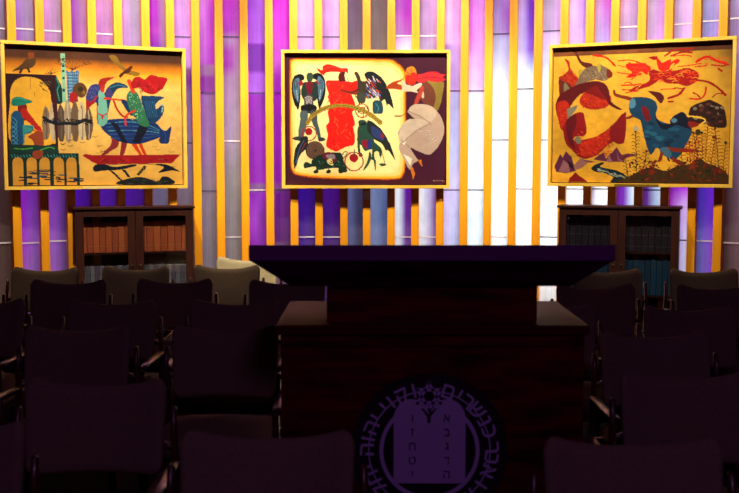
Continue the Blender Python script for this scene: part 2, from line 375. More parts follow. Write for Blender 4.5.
def paint_one():
    a = Art(((1.5, 41, 190), (187, 47.5, 188.5)), '#dcb466')
    g = a.Y[..., None]
    st_ = [(0, '#4a2c1c'), (.1, '#5c3820'), (.145, '#b87418'), (.2, '#dca030'), (.3, '#e6c070'), (.6, '#e0b868'), (1, '#d4a850')]
    for (y0, c0), (y1, c1) in zip(st_, st_[1:]):
        m = (a.Y >= y0) & (a.Y < y1); t = ((g-y0)/(y1-y0)); col = np.array(lin(c0))*(1-t)+np.array(lin(c1))*t
        a.img[m] = (col*(1+(a.mott-.5)*.5)[..., None])[m]
    a.zoom(0, 35, 6.16)
    a.c('80,220 130,180 165,145 205,135 218,160 205,190 180,205 140,212 95,222', '#5f4424')
    a.p('160,200 172,200 182,232 168,232', '#4a2c18'); a.p('128,205 145,205 125,237 110,234', '#4a2c18'); a.p('168,108 208,108 206,142 172,150', '#8a4a20')
    a.p('25,236 335,243 340,960 25,960', '#38121e')
    a.c('58,660 58,400 64,330 90,282 125,262 165,257 215,265 262,292 292,340 300,400 318,500 320,660', '#d8a83c')
    a.p('58,480 320,480 320,668 58,668', '#d8a83c')
    for q in range(14):
        x, y = 230+random.random()*60, 280+random.random()*60; a.l([(x, y), (x+12, y+10)], 5, '#6a6020')
    a.l('180,260 180,300 178,330', 2.5, '#8a5818'); a.l('145,320 145,370', 2, '#8a5818'); a.l('205,330 203,375', 2, '#8a5818')
    for q in range(6): a.l([(300, 240), (265+q*16, 205+abs(q-3)*9)], 4, '#5a4a20')
    a.c('328,250 345,270 365,320 368,410 332,410', '#10363a'); a.l('335,265 352,305 340,340 352,400', 7, '#3c8a70')
    a.p('362,112 390,112 394,412 368,412', '#86b094'); 
    for y in (140, 180, 212, 255, 330): a.p([(370, y), (384, y), (384, y+16), (370, y+16)], '#24484c')
    a.p('395,215 405,215 408,225 420,225 422,213 435,213 437,225 450,225 452,215 475,218 465,410 400,410', '#4c7898')
    for q in range(9): a.l([(400, 235+q*19), (466, 235+q*19)], 3, '#9ab8c4', 0)
    for q in range(5): a.l([(408+q*13, 226), (408+q*13, 405)], 2.5, '#1c3c60', 0)
    for q in range(11):
        t = math.pi*(.05+.9*q/10); a.l([(436, 215), (436+60*math.cos(t), 190-30*math.sin(t)), (440+110*math.cos(t), 185-62*math.sin(t))], 3, '#5c3414')
    for q in range(90): 
        t = math.pi*random.random(); r = random.uniform(.5, 1); a.e(445+112*r*math.cos(t), 180-65*r*math.sin(t), 3, 3, '#6a3c14')
    a.c('430,330 455,295 490,290 518,320 515,360 490,382 455,372 435,355', '#644422'); a.e(480, 330, 18, 15, '#3c3018'); a.e(500, 350, 10, 14, '#86682c')
    a.c('415,365 430,345 455,360 458,400 440,425 415,405', '#a01c1c')
    cols = ['#84705c', '#b4a488', '#5c4c44', '#a0907c', '#74604c', '#c0b090', '#6c5848']
    xs = [245, 290, 335, 378, 420, 465, 505, 548]
    tops = [440, 405, 430, 402, 408, 412, 440]
    for i in range(7):
        x0, x1 = xs[i], xs[i+1]; t = tops[i]
        a.c([(x0, t+60), ((x0*2+x1)/3, t), ((x0+2*x1)/3, t+4), (x1, t+50), (x1+4, 560), (x1-8, 650-abs(i-3)*8), ((x0+x1)/2, 662-abs(i-3)*8), (x0+6, 640), (x0-3, 560)], cols[i])
        a.l([((x0+x1)/2, t+20), ((x0+x1)/2+4, 540), ((x0+x1)/2, 640)], 6, cols[(i+2) % 7])
    a.p('300,360 336,360 337,670 322,670 312,480', '#481420')
    a.l('252,505 290,530 335,545 400,540 450,545 500,520 540,535', 20, '#141c28')
    for q in range(34): 
        x = 250+q*8.6; a.l([(x, 512+random.random()*30), (x+14, 520+random.random()*34)], 6, random.choice(['#141c28', '#243040', '#0c1018']))
    # the reader under the arch
    a.c('105,425 150,425 158,460 150,493 160,520 110,520 100,470', '#7c1c18')
    a.c('65,408 80,385 122,381 188,410 150,424 100,434 68,430', '#1c7c6c'); a.l('80,395 120,388 160,405', 4, '#48a890')
    a.zoom(0, 110, 6.16)
    a.c('60,50 70,15 100,5 132,40 135,120 130,205 60,206', '#1c5478')
    for q in range(6): a.l([(64, 40+q*28), (95, 70+q*28), (80, 100+q*26), (62, 110+q*26)], 4, '#5c98b0')
    a.c('118,-5 150,-10 175,30 240,120 205,118 160,70 125,40', '#a82418'); a.l('160,110 200,128 240,125', 9, '#c8502c')
    a.p('128,90 195,95 175,140 140,150 128,212', '#3c8c88'); a.l('140,95 190,115 150,145', 4, '#183c58')
    a.c('160,160 240,130 246,250 230,295 190,300 175,285 192,250 185,190', '#96482a')
    a.p('45,208 335,218 340,262 46,262', '#14403a'); a.l('75,235 130,240 180,232', 7, '#58a048'); a.l('230,245 280,228 310,235', 7, '#58a048')
    a.p('46,260 460,262 465,466 44,466', '#123830')
    for q in range(22): a.l([(55+q*18, 270+random.random()*10), (62+q*18, 290)], 6, '#3c8484')
    for x in (92, 175, 252, 335, 414):
        a.p([(x-31, 462)]+[(x-31*math.cos(t*math.pi/10), 322-32*math.sin(t*math.pi/10)) for t in range(11)]+[(x+31, 462)], '#c8963c')
    a.c('185,255 240,250 235,290 200,302 182,290', '#96482a')
    for q in range(46):
        x = 70+random.random()*400; y = 365+random.random()*92; w = 20+random.random()*50
        if y < 400: x = 140+random.random()*110
        a.l([(x, y), (x+w, y+random.uniform(-3, 3))], 8 if y > 400 else 4, random.choice(['#101c28', '#101c28', '#24506c']))
    a.p('60,380 126,380', '#123830') if 0 else None
    for x, y in ((365, 205), (410, 180), (410, 215), (485, 195), (520, 175), (365, 240), (590, 215), (610, 250)): a.l([(x-14, y), (x, y+6), (x+14, y-2)], 4, '#6a5438')
    # boat and the two riders
    a.zoom(90, 110, 6.16)
    a.c('0,340 60,332 130,350 250,332 262,345 160,366 60,372 0,378', '#141c2c'); a.c('390,332 470,336 556,380 500,372 410,386 445,352', '#141c2c')
    a.l('0,345 120,335 300,330 520,350', 3, '#141c2c')
    a.c('150,458 200,425 300,412 400,440 440,408 490,420 495,458', '#16202c')
    for q in range(16): x = 180+random.random()*290; y = 425+random.random()*28; a.l([(x, y), (x+24, y+4)], 4, '#48504c')
    for q in range(9):
        t = q/9; a.l([(100+t*65, 372+t*62), (118+t*65, 380+t*62)], 8, '#1c2430'); a.l([(180+t*32, 366+t*46), (196+t*32, 372+t*46)], 8, '#1c2430'); a.l([(318-t*52, 345+t*58), (330-t*52, 350+t*58)], 8, '#3c3420')
    a.c('100,0 140,0 145,100 235,250 248,275 130,120', '#e0b050') if 0 else None
    for P, cc in (('118,170 152,175 155,215 110,250 55,280 45,272 105,215', '#8c3038'), ('180,185 212,190 200,240 185,275 165,275 170,235', '#8c3038'), ('240,203 270,203 285,235 308,274 292,274 262,240', '#c84414'), ('285,203 308,203 318,235 335,272 320,274 300,240', '#c84414')): a.c(P, cc)
    a.p('-75,278 -55,268 0,276 300,274 560,270 500,326 20,333 -10,318', '#a01824')
    for q in range(22): x = random.random()*470; a.l([(x, 290+random.random()*30), (x+26, 292+random.random()*30)], 5, random.choice(['#c02c24', '#80101c']))
    a.c('45,78 70,62 130,52 210,48 330,56 400,75 440,115 470,120 502,95 492,160 478,202 430,203 418,180 425,165 380,180 300,205 230,206 150,186 85,145 50,105', '#1c3a70')
    for q in range(5): a.l([(75+q*8, 80+q*22), (200, 68+q*26), (330, 80+q*22), (420, 120+q*8)], 5, ['#4c90a0', '#3c6c98', '#5c98a8', '#3c60a0', '#38588c'][q])
    a.p('110,70 150,75 215,205 180,195', '#101834'); a.p('300,66 368,72 290,205 245,195', '#101834')
    a.l('445,125 465,160 455,195', 3, '#4c6c98')
    a.zoom(90, 35, 6.16)
    a.c('75,493 62,400 80,340 130,292 190,292 225,318 165,325 130,360 105,430 90,493', '#18425c'); a.l('110,320 160,303 205,312', 5, '#4c88a0')
    a.c('-44,385 -10,308 40,300 56,340 30,400 -25,430', '#3c447c'); a.c('20,350 45,370 30,440 20,400', '#28346c'); a.p('-44,385 -15,410 20,372 38,360 5,420 -42,460', '#a01c24')
    for q in range(40): a.e(-30+random.random()*75, 315+random.random()*80, 2, 2, '#7078a8')
    a.c('38,345 66,345 88,420 92,520 50,560 26,520 35,430', '#78b0a0'); a.c('80,345 105,320 125,350 118,385 85,380', '#4c4478')
    a.l('35,380 25,470 30,540', 6, '#24486c')
    a.c('38,292 62,262 135,255 95,282 70,312 45,308', '#a02c20'); a.l('95,282 140,255', 3, '#c88020'); a.c('52,308 76,306 70,345 52,342', '#b83420')
    a.l('70,385 130,390 205,397', 12, '#c84420'); a.l('130,400 150,450 185,493 215,500', 13, '#a83028')
    a.l('35,480 60,490 85,480', 8, '#b82830'); a.l('60,490 58,510', 10, '#b82830'); a.l('-60,230 10,310 80,380', 2, '#6a3c20') if 0 else None
    a.c('180,400 205,395 250,440 262,480 240,490 205,450', '#1c3864')
    a.c('212,380 235,338 278,345 305,400 325,460 355,520 350,560 300,550 262,500 230,450', '#3c7c5c')
    for q in range(80): a.e(225+random.random()*90, 350+random.random()*170, 3, 3, random.choice(['#78b090', '#245440', '#a0c8a0']))
    a.c('308,382 360,368 456,376 420,400 398,425 402,450 448,425 450,470 420,520 370,540 340,500', '#1c466c'); a.l('405,445 420,425 445,425 440,470', 5, '#a0b8b8')
    for q in range(6): a.l([(330+q*12, 400), (350+q*12, 500)], 3, '#3c7898')
    a.l('265,460 210,490 200,520 205,550', 13, '#c83c18')
    a.c('218,272 245,275 268,345 250,350 232,310', '#c84418')
    a.c('245,300 262,258 300,250 330,266 370,240 425,250 450,250 482,262 462,300 440,330 385,358 330,345 300,318 260,325', '#a41420')
    for q in range(16): x = 265+random.random()*170; y = 265+random.random()*60; a.l([(x, y), (x+18, y+12), (x+8, y+26)], 4, random.choice(['#d02c2c', '#7c0c1c']))
    a.c('108,125 150,124 190,180 235,208 302,228 290,244 225,238 195,215 150,175', '#8c6c20'); a.c('200,215 252,183 238,222 195,240 180,258 168,245', '#582c14')
    a.zoom(90, 110, 6.16)
    for x, y in ((40, 215), (30, 260), (500, 178), (390, 222), (500, 255), (410, 240), (10, 160), (430, 300)): a.l([(x-18, y), (x, y+3), (x+18, y-2)], 3, '#9c7430')
    return a

def paint_two():
    a = Art(((281, 50, 189), (450.5, 49.5, 188)), '#4c1630')
    m = a.X > .72; a.put(m, '#521a38', .2)
    a.zoom(280, 45, 6.578)
    sc = [(62, 130), (75, 98), (110, 88), (400, 88), (700, 90), (760, 105), (810, 150), (828, 210), (830, 500), (828, 780), (815, 850), (770, 880), (560, 882), (300, 878), (120, 860), (75, 830), (62, 760), (58, 450)]
    def sh(k): return [(445+(x-445)*k, 485+(y-485)*(k*1.02-.02*k)) for x, y in sc]
    a.c(sh(1.015), '#7a2c14'); a.c(sh(1.0), '#d07414'); a.c(sh(.982), '#f0b83c'); a.c(sh(.955), '#f0d484', .14); a.c(sh(.90), '#f2dfa0', .14)
    # winged figure
    for fl in (0, 1):
        X = (lambda x: x) if not fl else (lambda x: 370-x)
        f = lambda P: [(X(float(q.split(',')[0])), float(q.split(',')[1])-(8 if fl else 0)) for q in P.split()]
        a.c(f('85,215 115,190 150,195 158,222 130,245 132,320 116,422 88,375 74,310 74,260'), '#141c24')
        a.c(f('90,232 118,212 130,245 124,300 115,375 92,330 82,275'), '#5c7c94'); a.l(f('100,240 104,300 112,360'), 5, '#a4b8bc')
        a.c(f('92,235 112,240 108,290 92,290'), '#203444', blend=.6)
        a.e(X(134), 250, 16, 17, '#a02030')
    a.c('170,205 182,182 208,180 217,205 206,238 180,238', '#3a5444')
    a.c('150,250 170,240 190,252 215,238 242,250 246,300 238,355 212,372 220,400 158,400 160,370 142,340 135,300', '#2c4038')
    a.c('168,245 212,245 205,310 190,345 175,310', '#7c1430'); a.c('160,335 190,320 212,330 214,390 160,392', '#504858')
    for q in range(5): a.l([(162+q*2, 345+q*10), (185, 335+q*10), (208, 345+q*10)], 4, '#c8c0b8')
    a.c('132,410 150,392 220,392 238,412 225,440 190,448 145,440', '#141820'); a.l('150,425 190,435 225,420', 4, '#4c5460')
    a.c('132,435 178,440 172,510 160,570 142,625 118,625 116,560 128,500', '#58686c'); a.c('195,440 238,435 242,500 258,560 268,625 250,628 232,560 205,500', '#4c5c60')
    a.c('75,615 112,600 140,612 120,628', '#3c4444'); a.c('245,618 270,606 295,620 270,632', '#3c4444')
    a.zoom(280, 115, 6.578)
    a.ring(187, 120, 47, 7, '#a01828'); a.e(185, 108, 25, 25, '#a41420')
    # the figure in red
    a.zoom(280, 45, 6.578)
    a.c('238,150 275,162 285,132 330,124 400,148 442,150 442,182 400,176 350,172 300,180 285,196 262,182', '#dc2010'); a.l('280,160 340,140 420,165', 5, '#f05030')
    red = '302,235 355,228 420,232 470,240 512,232 516,290 500,322 470,325 492,380 490,420 472,440 492,510 480,540 492,600 482,655 430,668 370,700 345,692 300,660 312,590 300,530 322,500 312,440 328,390 312,340 318,320 305,280'
    a.c(red, '#ec2414', .12)
    for q in range(60):
        x = 320+random.random()*150; y = 245+random.random()*420; a.l([(x, y), (x+random.uniform(-30, 30), y+random.uniform(10, 34))], 5, random.choice(['#f85034', '#c81408', '#fc6c3c', '#d01a0c']))
    a.c('388,185 432,172 440,215 425,235 388,235', '#5c1820'); a.l('430,180 450,235 470,260', 5, '#8c4020'); a.c('430,170 446,200 432,230 424,200', '#e8d8a8')
    a.c('395,288 450,300 500,285 545,250 560,262 520,320 450,315 400,305', '#90341c'); a.l('405,285 470,310 540,270', 4, '#401818')
    # winged figure upper right
    a.c('488,182 505,172 525,200 540,235 600,225 640,250 640,330 590,350 540,330 510,290 508,230', '#4c4034')
    a.c('555,195 580,170 625,178 680,225 720,300 748,410 715,385 705,395 690,355 660,365 640,300 600,260', '#222c30')
    for q in range(60):
        x = 565+random.random()*90; y = 200+random.random()*140; a.l([(x, y), (x+12, y+16)], 6, random.choice(['#3c5cb0', '#9098c0', '#282040', '#802434', '#4c88a8', '#c85030', '#d8d0d8']))
    a.c('612,368 668,368 676,440 640,450 612,440', '#2c5460'); a.l('630,380 650,410 640,440', 5, '#489094'); a.c('510,310 560,320 560,370 530,380 508,360', '#4c5044')
    a.l('495,330 520,370 515,440', 8, '#44483c'); a.ring(540, 428, 44, 7, '#b01828'); a.ring(540, 428, 20, 6, '#b01828')
    a.l('590,440 560,400 545,470', 5, '#304048')
    # the rainbow
    for w, cc in ((28, '#8a6a1c'), (18, '#b89028'), (7, '#5c7030')): a.l('176,510 205,470 250,435 310,408 390,395 470,402 550,430 610,465 660,505', w, cc)
    for q in range(24): t = q/24; a.l([(180+t*475, 505-110*math.sin(math.pi*(t*.97+.03))), (186+t*475, 497-110*math.sin(math.pi*(t*.97+.03)))], 3, '#d0a848')
    # lower right griffin
    a.zoom(365, 115, 6.578)
    a.c('15,35 60,50 110,95 160,175 202,292 178,262 168,250 150,225 140,232 110,185 60,155 20,120', '#28302c'); a.c('40,70 90,90 130,150 100,160 50,130', '#3c4c8c', blend=.7); a.e(115, 135, 12, 16, '#8c2038')
    a.zoom(280, 115, 6.578)
    a.c('515,40 545,28 570,45 575,100 600,130 620,170 600,215 560,235 535,200 505,160 525,100', '#2c5448'); a.c('530,55 560,45 560,60 535,65', '#1c2024'); a.c('510,90 525,80 528,230 545,260 520,270 508,190', '#484c34')
    a.c('540,165 580,160 600,190 570,215 540,195', '#8c1c38'); a.c('575,170 610,165 610,215 585,220', '#2c3c80')
    a.c('600,165 640,190 665,215 672,245 660,280 650,240 620,245 625,290 632,300 628,370 615,300 600,290 605,235', '#2c5040'); a.c('590,240 575,300 555,340 545,365 570,345 592,310 600,270', '#345440')
    a.l('660,220 680,270 690,320', 4, '#4c5030'); a.c('655,318 690,315 700,328 668,336', '#345440')
    a.ring(485, 305, 61, 8, '#b01828'); a.e(485, 280, 29, 29, '#a81828'); a.l('487,225 492,270', 6, '#485040')
    # beast with the rosette
    a.c('140,145 175,142 180,185 165,225 125,265 105,320 90,358 84,300 98,215 125,175', '#242c30'); a.l('155,165 120,230 100,310', 5, '#5c6c90'); a.l('165,180 135,240', 5, '#8c3444')
    a.e(225, 232, 64, 62, '#4c342c')
    for r in (54, 44, 34, 24, 14): a.ring(228, 232, r, 3.5, '#90705c')
    a.c('205,300 250,265 330,248 400,250 415,300 440,360 425,378 380,370 380,350 320,352 240,362 225,340 165,350 150,330 165,308 200,320', '#1c3c30')
    a.c('278,250 350,250 368,300 350,312 290,290', '#742430'); a.c('300,262 350,258 356,290 312,285', '#9c8c94'); a.c('305,300 335,285 345,330 315,320', '#e8d894')
    a.l('400,300 440,250 425,240 405,262', 6, '#303828'); a.c('152,320 175,310 170,345 155,352', '#24402c')
    for x in (232, 315, 400): a.c([(x-16, 372), (x, 358), (x+18, 368), (x+8, 384), (x-12, 384)], '#242c1c')
    for q in range(26): x = 225+random.random()*190; y = 300+random.random()*50; a.l([(x, y), (x+12, y+6)], 4, random.choice(['#3c7850', '#6c2430', '#101c18', '#5c8878']))
    # flying figure on the right
    a.zoom(365, 45, 6.578)
    a.c('268,170 285,143 318,138 340,165 335,205 300,215 272,200', '#c88c2c')
    a.c('340,190 380,185 420,170 470,168 500,185 538,190 510,205 540,222 500,232 525,248 440,238 380,245 345,235', '#c02838')
    for q in range(9): a.l([(350, 195+q*5), (430, 178+q*7), (520, 190+q*7)], 3, random.choice(['#dc4848', '#981c30']))
    a.c('268,215 280,190 300,195 310,175 335,180 342,225 320,258 285,255', '#c03420'); a.l('275,170 300,190 305,150', 4, '#98501c')
    a.c('142,272 180,240 235,222 262,205 240,232 215,248 242,262 242,290 200,285 150,284', '#b04c1c')
    a.c('238,240 262,232 275,255 320,262 365,245 378,258 345,290 350,310 300,300 248,300 245,275', '#d4c0a8')
    a.c('345,320 375,262 405,232 435,245 462,290 470,345 460,400 425,410 385,370', '#7c4838'); a.c('412,232 470,240 522,240 518,300 495,400 468,430 458,400 470,340 455,280', '#94803c'); a.c('375,330 388,300 392,340 380,345', '#d4c0a8')
    a.c('372,265 392,280 372,330 348,378 325,382 345,325', '#b84c3c'); a.l('195,462 240,462 278,440', 5, '#905030')
    dr = '220,580 230,545 262,505 300,480 345,490 285,440 300,405 340,383 420,390 475,430 512,480 528,560 500,640 455,700 420,715 365,700 300,672 350,752 322,775 295,816 262,750 225,680 232,620'
    a.c(dr, '#c0a898', .12)
    a.c('300,405 340,383 420,390 475,430 440,500 380,470 300,430', '#ccb8a4'); a.c('262,505 330,480 400,490 420,510 330,560 240,640 225,580', '#cebcaa')
    for q in range(12):
        t = q/12; a.l([(330+t*90, 560+t*30), (430+t*60, 560+t*60), (400-t*20, 640+t*40)], 3, ['#a48c80', '#d8c8b8', '#b49c90'][q % 3])
    a.l('290,432 380,470 440,520', 4, '#94786c'); a.l('240,650 330,570 420,515', 4, '#98806f'); a.l('240,620 300,672', 6, '#a89080'); a.p('245,645 275,625 262,655', '#efe4d4'); a.p('255,712 315,745 300,790', '#ecdcc8')
    a.p('352,755 375,750 385,800 368,785', '#cc7c20'); a.p('300,805 318,800 335,845 320,885 312,850', '#cc7c20')
    for q in range(9): a.l([(455+q*9, 886+random.random()*5), (459+q*9, 892)], 2.5, '#d0b8a0')
    return a

def paint_three():
    a = Art(((549, 47.5, 187), (737, 33, 187)), '#dcae40')
    m = a.Y < .085; a.put(m, '#84502c', .3)
    m = (a.X > .72); w = np.clip((a.X-.72)/.28, 0, 1)*np.clip(.35-a.Y, 0, 1)*2.4; w = np.clip(w+np.clip((a.X-.9)*3, 0, .2), 0, .85)[..., None]
    a.img = a.img*(1-w)+np.array(lin('#4c2c1c'))*w  # spot falloff painted into the canvas: darker top right and right edge
    a.put(a.Y > .5, '#d8a028', .3, .35)
    a.img *= (1+(a.mott-.5)*.5)[..., None]
    a.zoom(545, 30, 6.16)
    a.c('148,122 190,128 215,165 242,200 300,212 308,240 270,240 225,212 200,170 180,142', '#682c20')
    a.c('122,185 155,202 160,235 185,275 216,308 180,368 145,335 85,305 112,285 148,255 142,220', '#b03418')
    for q in range(60): x = 110+random.random()*90; y = 270+random.random()*70; a.l([(x, y), (x+7, y+5)], 4, random.choice(['#d85824', '#8c2014']))
    a.c('88,310 110,320 150,330 170,360 110,430 92,400', '#743024'); a.p('120,340 130,325 158,365 118,400', '#8c7c64')
    a.c('212,312 232,265 262,240 320,222 352,235 350,208 385,228 410,240 434,265 425,292 380,312 320,308 240,335 180,370', '#86705a'); a.c('400,240 436,262 428,292 400,290', '#7c3424')
    a.c('335,215 352,205 360,235 350,262 338,240', '#b0a040'); a.c('215,258 236,245 240,262 220,285', '#b09c38')
    for q in range(50): x = 235+random.random()*150; y = 245+random.random()*60; a.l([(x, y), (x+9, y+5)], 3, random.choice(['#a8947c', '#5c4c3c']))
    a.c('225,440 260,385 330,350 400,385 432,420 405,470 330,493 260,480', '#b83418')
    for q in range(130): x = 240+random.random()*170; y = 395+random.random()*85; a.l([(x, y), (x+8, y+5)], 4, random.choice(['#dc5420', '#901c14', '#c84420']))
    a.c('68,493 75,440 110,395 200,345 300,318 370,322 412,365 430,440 500,486 470,488 415,455 380,400 320,368 240,395 190,440 160,493 150,560 130,600 92,560', '#6c141c')
    a.c('265,385 330,345 370,390 400,430 300,400', '#8c1818')
    a.c('75,470 130,440 160,480 140,560 125,620 100,600', '#b83018')
    for q in range(50): x = 85+random.random()*60; y = 470+random.random()*120; a.l([(x, y), (x+7, y+5)], 4, random.choice(['#dc5420', '#901c14']))
    a.zoom(545, 110, 6.16)
    a.p('142,0 215,-30 205,0 150,62', '#868070')
    a.c('120,110 150,60 200,22 248,18 262,60 276,130 258,160 205,165 195,190 300,175 380,140 450,80 522,8 518,100 516,196 470,192 420,212 350,275 290,300 235,296 180,250 135,200', '#941820')
    a.c('235,215 300,180 390,140 425,110 445,150 400,215 340,270 290,292 240,282', '#c03418')
    for q in range(230):
        x = 210+random.random()*230; y = 130+random.random()*155
        if 300-x*.35 > y+20 and x > 250 and y < 330-x*.45: continue
        a.l([(x, y), (x+10, y+5)], 4, random.choice(['#e05820', '#8c1818', '#c83c1c', '#9c1c18']))
    a.c('450,90 520,15 516,195 440,190 425,130', '#8c1820'); a.c('140,80 200,30 205,100 180,160 200,240 160,200', '#6c1420'); a.c('195,185 222,162 242,195 222,212', '#887c68')
    a.c('515,45 560,28 625,-25 640,-20 600,25 550,50', '#8c2c20')
    for P, cc in (('65,355 105,275 118,300 140,258 178,292 192,335 210,378 145,395 80,387', '#6c3050'), ('95,385 125,310 160,340 175,392', '#9c6c70'), ('150,310 178,330 200,375 165,350', '#301828'), ('195,345 240,300 300,318 260,350 230,368 200,372', '#a4746c'), ('240,305 340,320 300,328', '#7c4454'), ('322,305 385,262 405,300 470,228 505,275 540,265 610,272 520,300 522,320 470,318 430,322', '#743450'), ('405,320 425,275 445,320', '#a47074'), ('470,250 490,300 525,318 480,310', '#946068'), ('162,446 170,420 205,388 235,408 285,446', '#8c1c1c')): a.p(P, cc)
    a.c('310,355 345,335 385,322 390,330 370,350 420,362 480,375 545,412 556,446 440,446 450,415 400,392 345,385 315,372', '#1c3038')
    for q in range(46):
        t = random.random(); x = 330+t*215; y = 358+t*62+random.uniform(-8, 14); a.l([(x, y), (x+13, y+5)], 4, random.choice(['#b0b8a8', '#5c8490', '#c0b888']))
    a.e(590, 110, 16, 15, '#a8a090')
    # the red riders in the sky
    a.zoom(545, 30, 6.16); F1, F2 = '#d02c14', '#a81c14'
    a.l('310,160 350,160 400,175 450,220', 12, F1); a.l('330,165 380,168', 5, '#e05828')
    for P, w in (('470,190 540,182 600,196 640,200', 7), ('465,258 540,268 616,262', 7), ('540,200 580,230 616,235', 12), ('470,215 540,232 600,240', 5), ('555,300 590,275 616,268', 6), ('495,340 560,335 616,325', 9), ('500,365 560,362 616,350', 8), ('510,325 540,318 580,345', 7), ('520,385 560,375 600,370', 8)): a.l(P, w, F1)
    a.zoom(639, 30, 6.16)
    a.c('-60,205 0,200 60,202 95,232 70,270 35,248 -10,285 -60,290 -20,255 -50,240', F1)
    a.c('80,255 110,235 150,245 230,240 320,222 380,250 378,300 320,332 260,322 200,320 150,300 110,330 60,350 0,368 -40,372 0,345 70,318 90,290', F2)
    a.c('125,150 160,190 215,172 200,235 150,240 132,205', F1); a.c('80,160 125,155 122,178 100,175', F2); a.c('200,235 215,190 255,168 268,182 235,215 215,245', F1); a.c('208,230 222,200 240,195 225,225', '#e0b040')
    for P, w in (('375,296 440,305 500,340 545,385', 13), ('430,338 425,380 395,412 335,412', 11), ('355,375 380,385 400,410', 8), ('300,348 270,385 205,412', 16), ('250,350 160,358', 7), ('245,345 300,352', 8), ('470,400 500,375 548,380', 8), ('180,150 230,115 300,105 345,100', 12), ('215,150 280,125 340,125', 11), ('230,150 300,142 340,150', 7), ('260,215 330,205 400,190', 7), ('370,180 430,150 480,170 545,190', 17), ('400,160 450,145', 12), ('460,200 520,205 560,195', 9), ('500,220 520,235', 12), ('300,280 250,262 170,262', 6), ('360,215 430,205', 8), ('205,432 235,432', 10)): a.l(P, w, random.choice([F1, F2]))
    for q in range(46):
        x = 95+random.random()*270; y = 240+random.random()*80; a.l([(x, y), (x+25, y-8), (x+40, y)], 3.2, random.choice(['#e4a838', '#e85c28', '#e85c28', '#84140c']))
    for q in range(14): x = -50+random.random()*130; y = 210+random.random()*60; a.l([(x, y), (x+30, y+5)], 3, random.choice(['#e85c28', '#84140c']))
    a.l('0,365 40,330 70,300 80,250', 3, '#e4b040')
    for q in range(14): x = 380+random.random()*160; y = 150+random.random()*60; a.l([(x, y), (x+22, y+5)], 3.5, '#e04c24')
    # dancer in blue
    a.zoom(545, 30, 6.16)
    a.c('440,372 452,368 462,390 540,405 600,425 600,442 520,425 448,402', '#8c3c1c')
    a.zoom(639, 110, 6.16)
    a.c('-20,-75 15,-85 80,-82 125,-60 140,-20 130,20 150,55 220,78 222,50 300,5 352,105 338,170 305,240 285,275 240,302 180,255 140,230 110,272 85,235 60,150 38,60 -5,40 -35,-10', '#1c4c68')
    for q in range(26): 
        x = 60+random.random()*220; y = -40+random.random()*260
        if x > 140 and y < 95: continue
        a.c([(x-20, y), (x, y-12), (x+26, y), (x+8, y+14)], random.choice(['#24607c', '#163850', '#2c7088', '#142c48']), blend=.8)
    a.c('-30,-60 -5,-75 5,-40 -10,-15 -35,-20', '#5c8ca4'); a.c('130,35 170,78 222,75 225,45 300,2 352,105 260,85 190,115 145,80', '#141c38'); a.c('225,52 250,40 262,60 240,72', '#5c88a0'); a.c('160,240 200,222 235,260 225,290 190,280', '#4c6c80')
    a.c('45,-30 85,-10 100,50 70,60 50,10', '#7c1c28')
    a.zoom(639, 30, 6.16)
    a.c('78,370 125,372 165,385 182,412 165,442 140,428 120,400', '#64201c')
    # ground and plants
    a.zoom(639, 110, 6.16)
    a.c('330,20 345,-30 420,-68 470,-72 530,-38 552,20 552,92 470,92 430,75 395,82 340,72', '#40241c')
    for q in range(30): x = 350+random.random()*180; y = -50+random.random()*120; a.e(x, y, 13, 9, random.choice(['#2c1810', '#6c4030', '#8c7c6c', '#543020']))
    a.c('330,60 400,75 345,100', '#902818'); a.l('325,28 400,35 432,52 398,84', 10, '#e8c048')
    for P in ('205,222 260,228 345,232 430,245 330,252 250,250', '170,250 182,262 175,305 150,315 160,280', '240,285 300,315 330,345 290,340 250,312'): a.c(P, '#883018')
    a.c('-50,420 0,395 60,365 120,350 200,372 260,345 340,330 400,290 450,320 520,345 568,385 568,447 -60,447', '#4c3414')
    def sprig(x, y, h, lean, cc):
        a.l([(x, y), (x+lean*.4, y-h*.5), (x+lean, y-h)], 4.5, cc)
        for q in range(int(h/11)):
            t = q/(h/11); sx = x+lean*t; sy = y-h*t; s_ = 1 if q % 2 else -1
            a.l([(sx, sy), (sx+s_*15, sy-10), (sx+s_*24, sy-6)], 4, cc)
        a.e(x+lean, y-h, 9, 8, random.choice([cc, '#7c2414', '#3c2c10']))
    for x, y, h, le, cc in ((20, 400, 270, -12, '#3c3c14'), (60, 400, 150, 20, '#5c3414'), (-30, 440, 150, -25, '#4c4414'), (440, 320, 250, 10, '#7c3c10'), (400, 330, 200, -40, '#3c3810'), (470, 340, 180, 25, '#8c3010'), (520, 360, 260, -30, '#6c3c14'), (545, 370, 180, 10, '#8c5014'), (350, 360, 170, -10, '#a03010'), (370, 360, 240, 15, '#983014'), (310, 380, 120, -20, '#4c4018'), (420, 300, 170, -8, '#7c2410'), (120, 400, 90, 15, '#8c2c10')): sprig(x, y, h, le, cc)
    for q in range(130):
        x = -30+random.random()*590; y = 300+random.random()*135; r = random.uniform(8, 18)
        if y < 345-abs(x-420)*.18 and x < 240: continue
        t = random.random()*6.3; a.c([(x, y), (x+r*math.cos(t), y+r*math.sin(t)), (x+2*r*math.cos(t+.3), y+2*r*math.sin(t+.3)), (x+r*math.cos(t+.8), y+r*math.sin(t+.8))], random.choice(['#3c3410', '#54401c', '#7c2414', '#8c2c14', '#2c240c', '#642010']))
    for q in range(9): x = 330+random.random()*80; y = 180+random.random()*90; a.l([(x-20, y), (x, y-10), (x+20, y)], 4, '#a82c14')
    a.e(10, 112, 14, 14, '#b0a890'); a.e(485, 155, 13, 12, '#7c3414'); a.e(390, 125, 15, 18, '#44401c')
    return a

